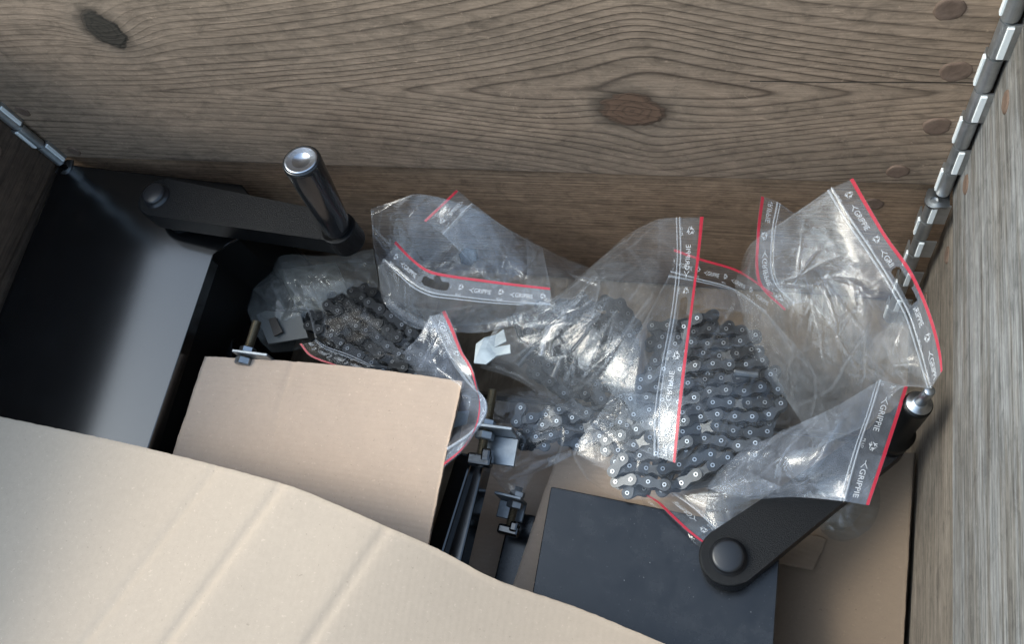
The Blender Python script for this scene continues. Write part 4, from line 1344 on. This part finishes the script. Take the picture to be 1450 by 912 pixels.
# bag beside the right crank
bag('bluish clear bag with straight bold red line lying over the right crank', (
    [(1286, 548, .176), (1273, 590, .176), (1255, 645, .176), (1231, 716, .174)], [(1246, 538, .178), (1232, 584, .180), (1216, 631, .180), (1195, 710, .174)]),
    [[(1190, 572, .176), (1172, 612, .180), (1150, 655, .176), (1128, 704, .156)],
     [(1118, 605, .150), (1098, 632, .155), (1075, 668, .148), (1060, 706, .125)],
     [(1050, 640, .118), (1030, 655, .115), (1015, 670, .108), (1000, 692, .098)]],
    amp=0.0055, bulge=0.006, seed=223, fold=0.5, mat=M_film_b, text0=0.30, fscale=0.9, nv=(14, 90))
bag('clear bag opening on the flat black box, curved red line beside the crank bolt', (
    [(998, 772, .094), (974, 754, .092), (948, 730, .089), (928, 711, .086), (901, 696, .083)], [(1021, 756, .092), (1003, 738, .090), (985, 721, .087), (963, 705, .084), (943, 693, .081)]),
    [[(1062, 732, .094), (1045, 717, .096), (1025, 706, .096), (1000, 697, .092), (978, 688, .086)],
     [(1135, 718, .100), (1125, 703, .104), (1105, 690, .106), (1080, 678, .104), (1055, 668, .098)]],
    amp=0.0025, bulge=0.003, seed=246, mat=M_film, text0=0.5, nv=(14, 60))
bag('plain back lip of the open bag bulging over the flat black box', None,
    [[(1000, 774, .080), (974, 756, .076), (948, 732, .072), (905, 699, .070)], [(996, 781, .074), (965, 771, .070), (935, 745, .067), (908, 703, .067)], [(985, 787, .066), (955, 780, .064), (925, 750, .064), (909, 708, .065)]],
    amp=0.0004, bulge=0.001, seed=261, mat=M_film_c, nv=(14, 24), back=False)
# left chain bag
bag('clear bag over the black chain with a small red corner above the cardboard', (
    [(424, 487, .136), (438, 504, .134), (470, 517, .133), (503, 529, .132)], [(447, 483, .138), (462, 494, .137), (492, 505, .136), (525, 519, .135)]),
    [[(436, 442, .140), (500, 440, .146), (560, 462, .146), (630, 522, .138)],
     [(406, 400, .134), (470, 385, .140), (540, 395, .140), (614, 450, .132)],
     [(400, 372, .110), (450, 360, .112), (520, 352, .112), (590, 420, .110)]],
    amp=0.0022, bulge=0.004, seed=283, fold=0.6, text0=0.8, back=False, fscale=1.0, mat=M_film_d, sharp=0.7)
bag('dusty grey bag of folded plastic parts in the shade behind the black chain', None,
    [[(345, 402, .090), (372, 382, .098), (400, 361, .104), (460, 362, .106), (528, 352, .102)],
     [(350, 440, .098), (385, 420, .108), (430, 405, .112), (480, 400, .112), (535, 400, .104)],
     [(366, 480, .094), (392, 470, .100), (425, 450, .102), (470, 430, .104), (530, 430, .100)],
     [(384, 500, .080), (410, 498, .080), (440, 490, .080), (480, 470, .080), (520, 460, .080)]],
    amp=0.006, bulge=0.005, seed=301, mat=M_film_g, fold=0.4, fscale=1.1)
# mouth of the bag beside the angle bracket
bag('clear bag mouth curling round beside the bracket rod with twisting red line', (
    [(631, 440, .160), (642, 464, .160), (655, 498, .160), (668, 520, .160), (674, 541, .160), (678, 575, .158), (672, 606, .158), (655, 637, .156), (628, 661, .154)],
    [(609, 448, .158), (626, 483, .158), (648, 520, .158), (664, 541, .156), (688, 567, .158), (687, 590, .158), (668, 613, .156), (650, 626, .154), (634, 636, .152)]),
    [[(590, 480, .150), (606, 520, .144), (626, 552, .140), (645, 572, .138), (664, 588, .140), (662, 600, .140), (648, 612, .140), (636, 620, .138), (625, 628, .138)],
     [(570, 500, .138), (590, 530, .132), (610, 555, .128), (630, 575, .126), (640, 590, .126), (635, 602, .126), (626, 612, .126), (618, 620, .126), (610, 628, .126)]],
    amp=0.003, bulge=0.002, seed=322, text0=0.2, mat=M_film_b)
# small bag with the short chain
bag('small clear bag round the short chain, twisted into a tip over the lower bracket', None,
    [[(700, 555, .092), (745, 548, .094), (800, 556, .096), (870, 590, .092)],
     [(694, 605, .092), (745, 615, .090), (800, 622, .090), (862, 626, .086)],
     [(690, 640, .086), (715, 652, .084), (770, 652, .082), (830, 634, .080)],
     [(690, 664, .080), (706, 676, .079), (726, 678, .079), (765, 664, .076)],
     [(714, 694, .078), (724, 700, .080), (736, 700, .080), (746, 690, .078)],
     [(722, 708, .076), (728, 711, .078), (736, 711, .078), (742, 706, .076)]],
    amp=0.0032, bulge=0.003, seed=344, fold=1.2, fscale=1.2, back=False, mat=M_film_c)
bag('small dusty clear bag squeezed under the right crank on the floor cardboard', None,
    [[(1150, 680, .040), (1190, 672, .044), (1230, 655, .044), (1262, 636, .040)],
     [(1152, 715, .042), (1195, 712, .052), (1235, 700, .050), (1258, 670, .042)],
     [(1160, 745, .034), (1195, 750, .040), (1235, 735, .040), (1254, 700, .036)],
     [(1172, 764, .018), (1200, 772, .018), (1232, 764, .018), (1250, 735, .018)]],
    amp=0.005, bulge=0.006, seed=365, mat=M_film_g, fscale=1.3)
bag('loose clear bag behind the middle of the heap below the straight grained board', None,
    [[(745, 335, .118), (790, 360, .110), (840, 380, .110)], [(745, 400, .130), (790, 410, .132), (850, 400, .130)], [(720, 460, .128), (780, 465, .132), (840, 450, .132)]],
    amp=0.007, bulge=0.004, seed=381, fscale=1.2)

# ------------------------------------------------------------------ small parts in the bags
def plate_piece(name, pts, mat, label, cat, th=0.0016, crumple=0.0):
    P = [U(*p) for p in pts]
    c = np.array(P).mean(0)
    bm = bmesh.new()
    hi = [bm.verts.new(p) for p in P]; lo = [bm.verts.new(p-np.array([0, 0, th])) for p in P]
    n = len(P)
    bm.faces.new(hi); bm.faces.new(lo)
    for k in range(n): bm.faces.new((hi[k], hi[(k+1) % n], lo[(k+1) % n], lo[k]))
    o = bm_obj(name, bm, mat)
    return tag(o, label, cat)
plate_piece('zinc_plate', [(674, 487, .128), (686, 478, .131), (702, 474, .130), (713, 466, .132), (717, 483, .131), (700, 492, .129), (722, 488, .131), (723, 500, .130), (703, 504, .127), (688, 516, .126), (671, 514, .126)], M_white_piece, 'pale notched metal plate inside the middle bag near its closed end', 'metal plate')
plate_piece('zinc_plate', [(640, 583, .122), (664, 582, .122), (660, 600, .122), (640, 606, .122)], M_white_piece, 'pale metal plate glimpsed through the curled bag mouth', 'metal plate')
plate_piece('folded_sheet', [(393, 381, .100), (475, 372, .104), (500, 425, .104), (470, 440, .100), (420, 436, .098)], M_grey_plastic, 'larger grey folded plastic sheet in the dusty bag under the crank handle', 'plastic sheet', 0.002)
plate_piece('folded_sheet', [(363, 446, .104), (376, 440, .105), (425, 444, .106), (436, 478, .104), (380, 487, .102)], M_grey_plastic, 'smaller grey plastic sheet with dark slot at the near end of the dusty bag', 'plastic sheet', 0.002)
plate_piece('dark_strip', [(380, 452, .108), (390, 449, .108), (400, 470, .1075), (388, 476, .1075)], M_rubber, 'short dark strip lying across the smaller grey plastic sheet', 'strip')
plate_piece('dark_strip', [(926, 694, .074), (968, 675, .078), (1006, 664, .080), (1016, 686, .076), (972, 694, .074)], M_rubber, 'dark brown flat strip sticking out below the large chain bag', 'strip', 0.003)
def pin(a, b, r, mat, label, name='steel_pin', cat='pin'):
    bm = bmesh.new(); add_cyl(bm, U(*a), U(*b), r, 14, None, r*0.25)
    return tag(bm_obj(name, bm, mat, None, False), label, cat)
pin((777, 462, .125), (766, 505, .125), 0.0026, M_steel, 'slim steel pin lying upright in the middle bag')
pin((783, 465, .122), (776, 500, .122), 0.0022, M_thread, 'slim bronze pin beside the steel one in the middle bag')
pin((1040, 527, .118), (1076, 531, .120), 0.0042, M_plate, 'short grey steel dowel with pale end across the large chain')
rr = random.Random(12)
kinds = [('black', M_black), ('dark', M_plate_blk), ('grey', M_plate)]
spots = [(735, 470), (760, 492), (800, 455), (815, 490), (840, 470), (790, 520), (825, 540), (850, 520), (745, 505), (870, 490)]
where = ['nearest the pale notched plate', 'left of the slim pins', 'right of the slim pins', 'at the heart of the middle bag', 'under the bright wrinkle', 'low in the middle bag', 'over the small chain', 'beside the milky patch', 'under the pins', 'towards the red lined strip']
for k, (x, y) in enumerate(spots):
    c = Vector(U(x, y, 0.112+0.006*rr.random()))
    ang = rr.uniform(0, 3.14)
    d = Vector((math.cos(ang), math.sin(ang), rr.uniform(-0.2, 0.3))).normalized()
    root = empty('screw', tuple(c), 'dark loose screw %s' % where[k], 'screw', 'dark screws in the middle bag')
    Ls = rr.uniform(0.018, 0.030)
    bm = bmesh.new(); add_cyl(bm, c-d*Ls/2, c+d*Ls/2, 0.0028, 12); bm_obj('shank', bm, kinds[k % 3][1], root)
    bm = bmesh.new(); add_nut(bm, c+d*(Ls/2+0.0028), d, 0.0062, 0.0055); bm_obj('head', bm, kinds[(k+1) % 3][1], root)
c = Vector(U(664, 363, 0.135))
bm = bmesh.new(); add_nut(bm, c, (0.2, -0.5, 0.8), 0.0085, 0.009)
tag(bm_obj('nut', bm, M_gloss), 'shiny black nut in the folded bag under the back board', 'nut')
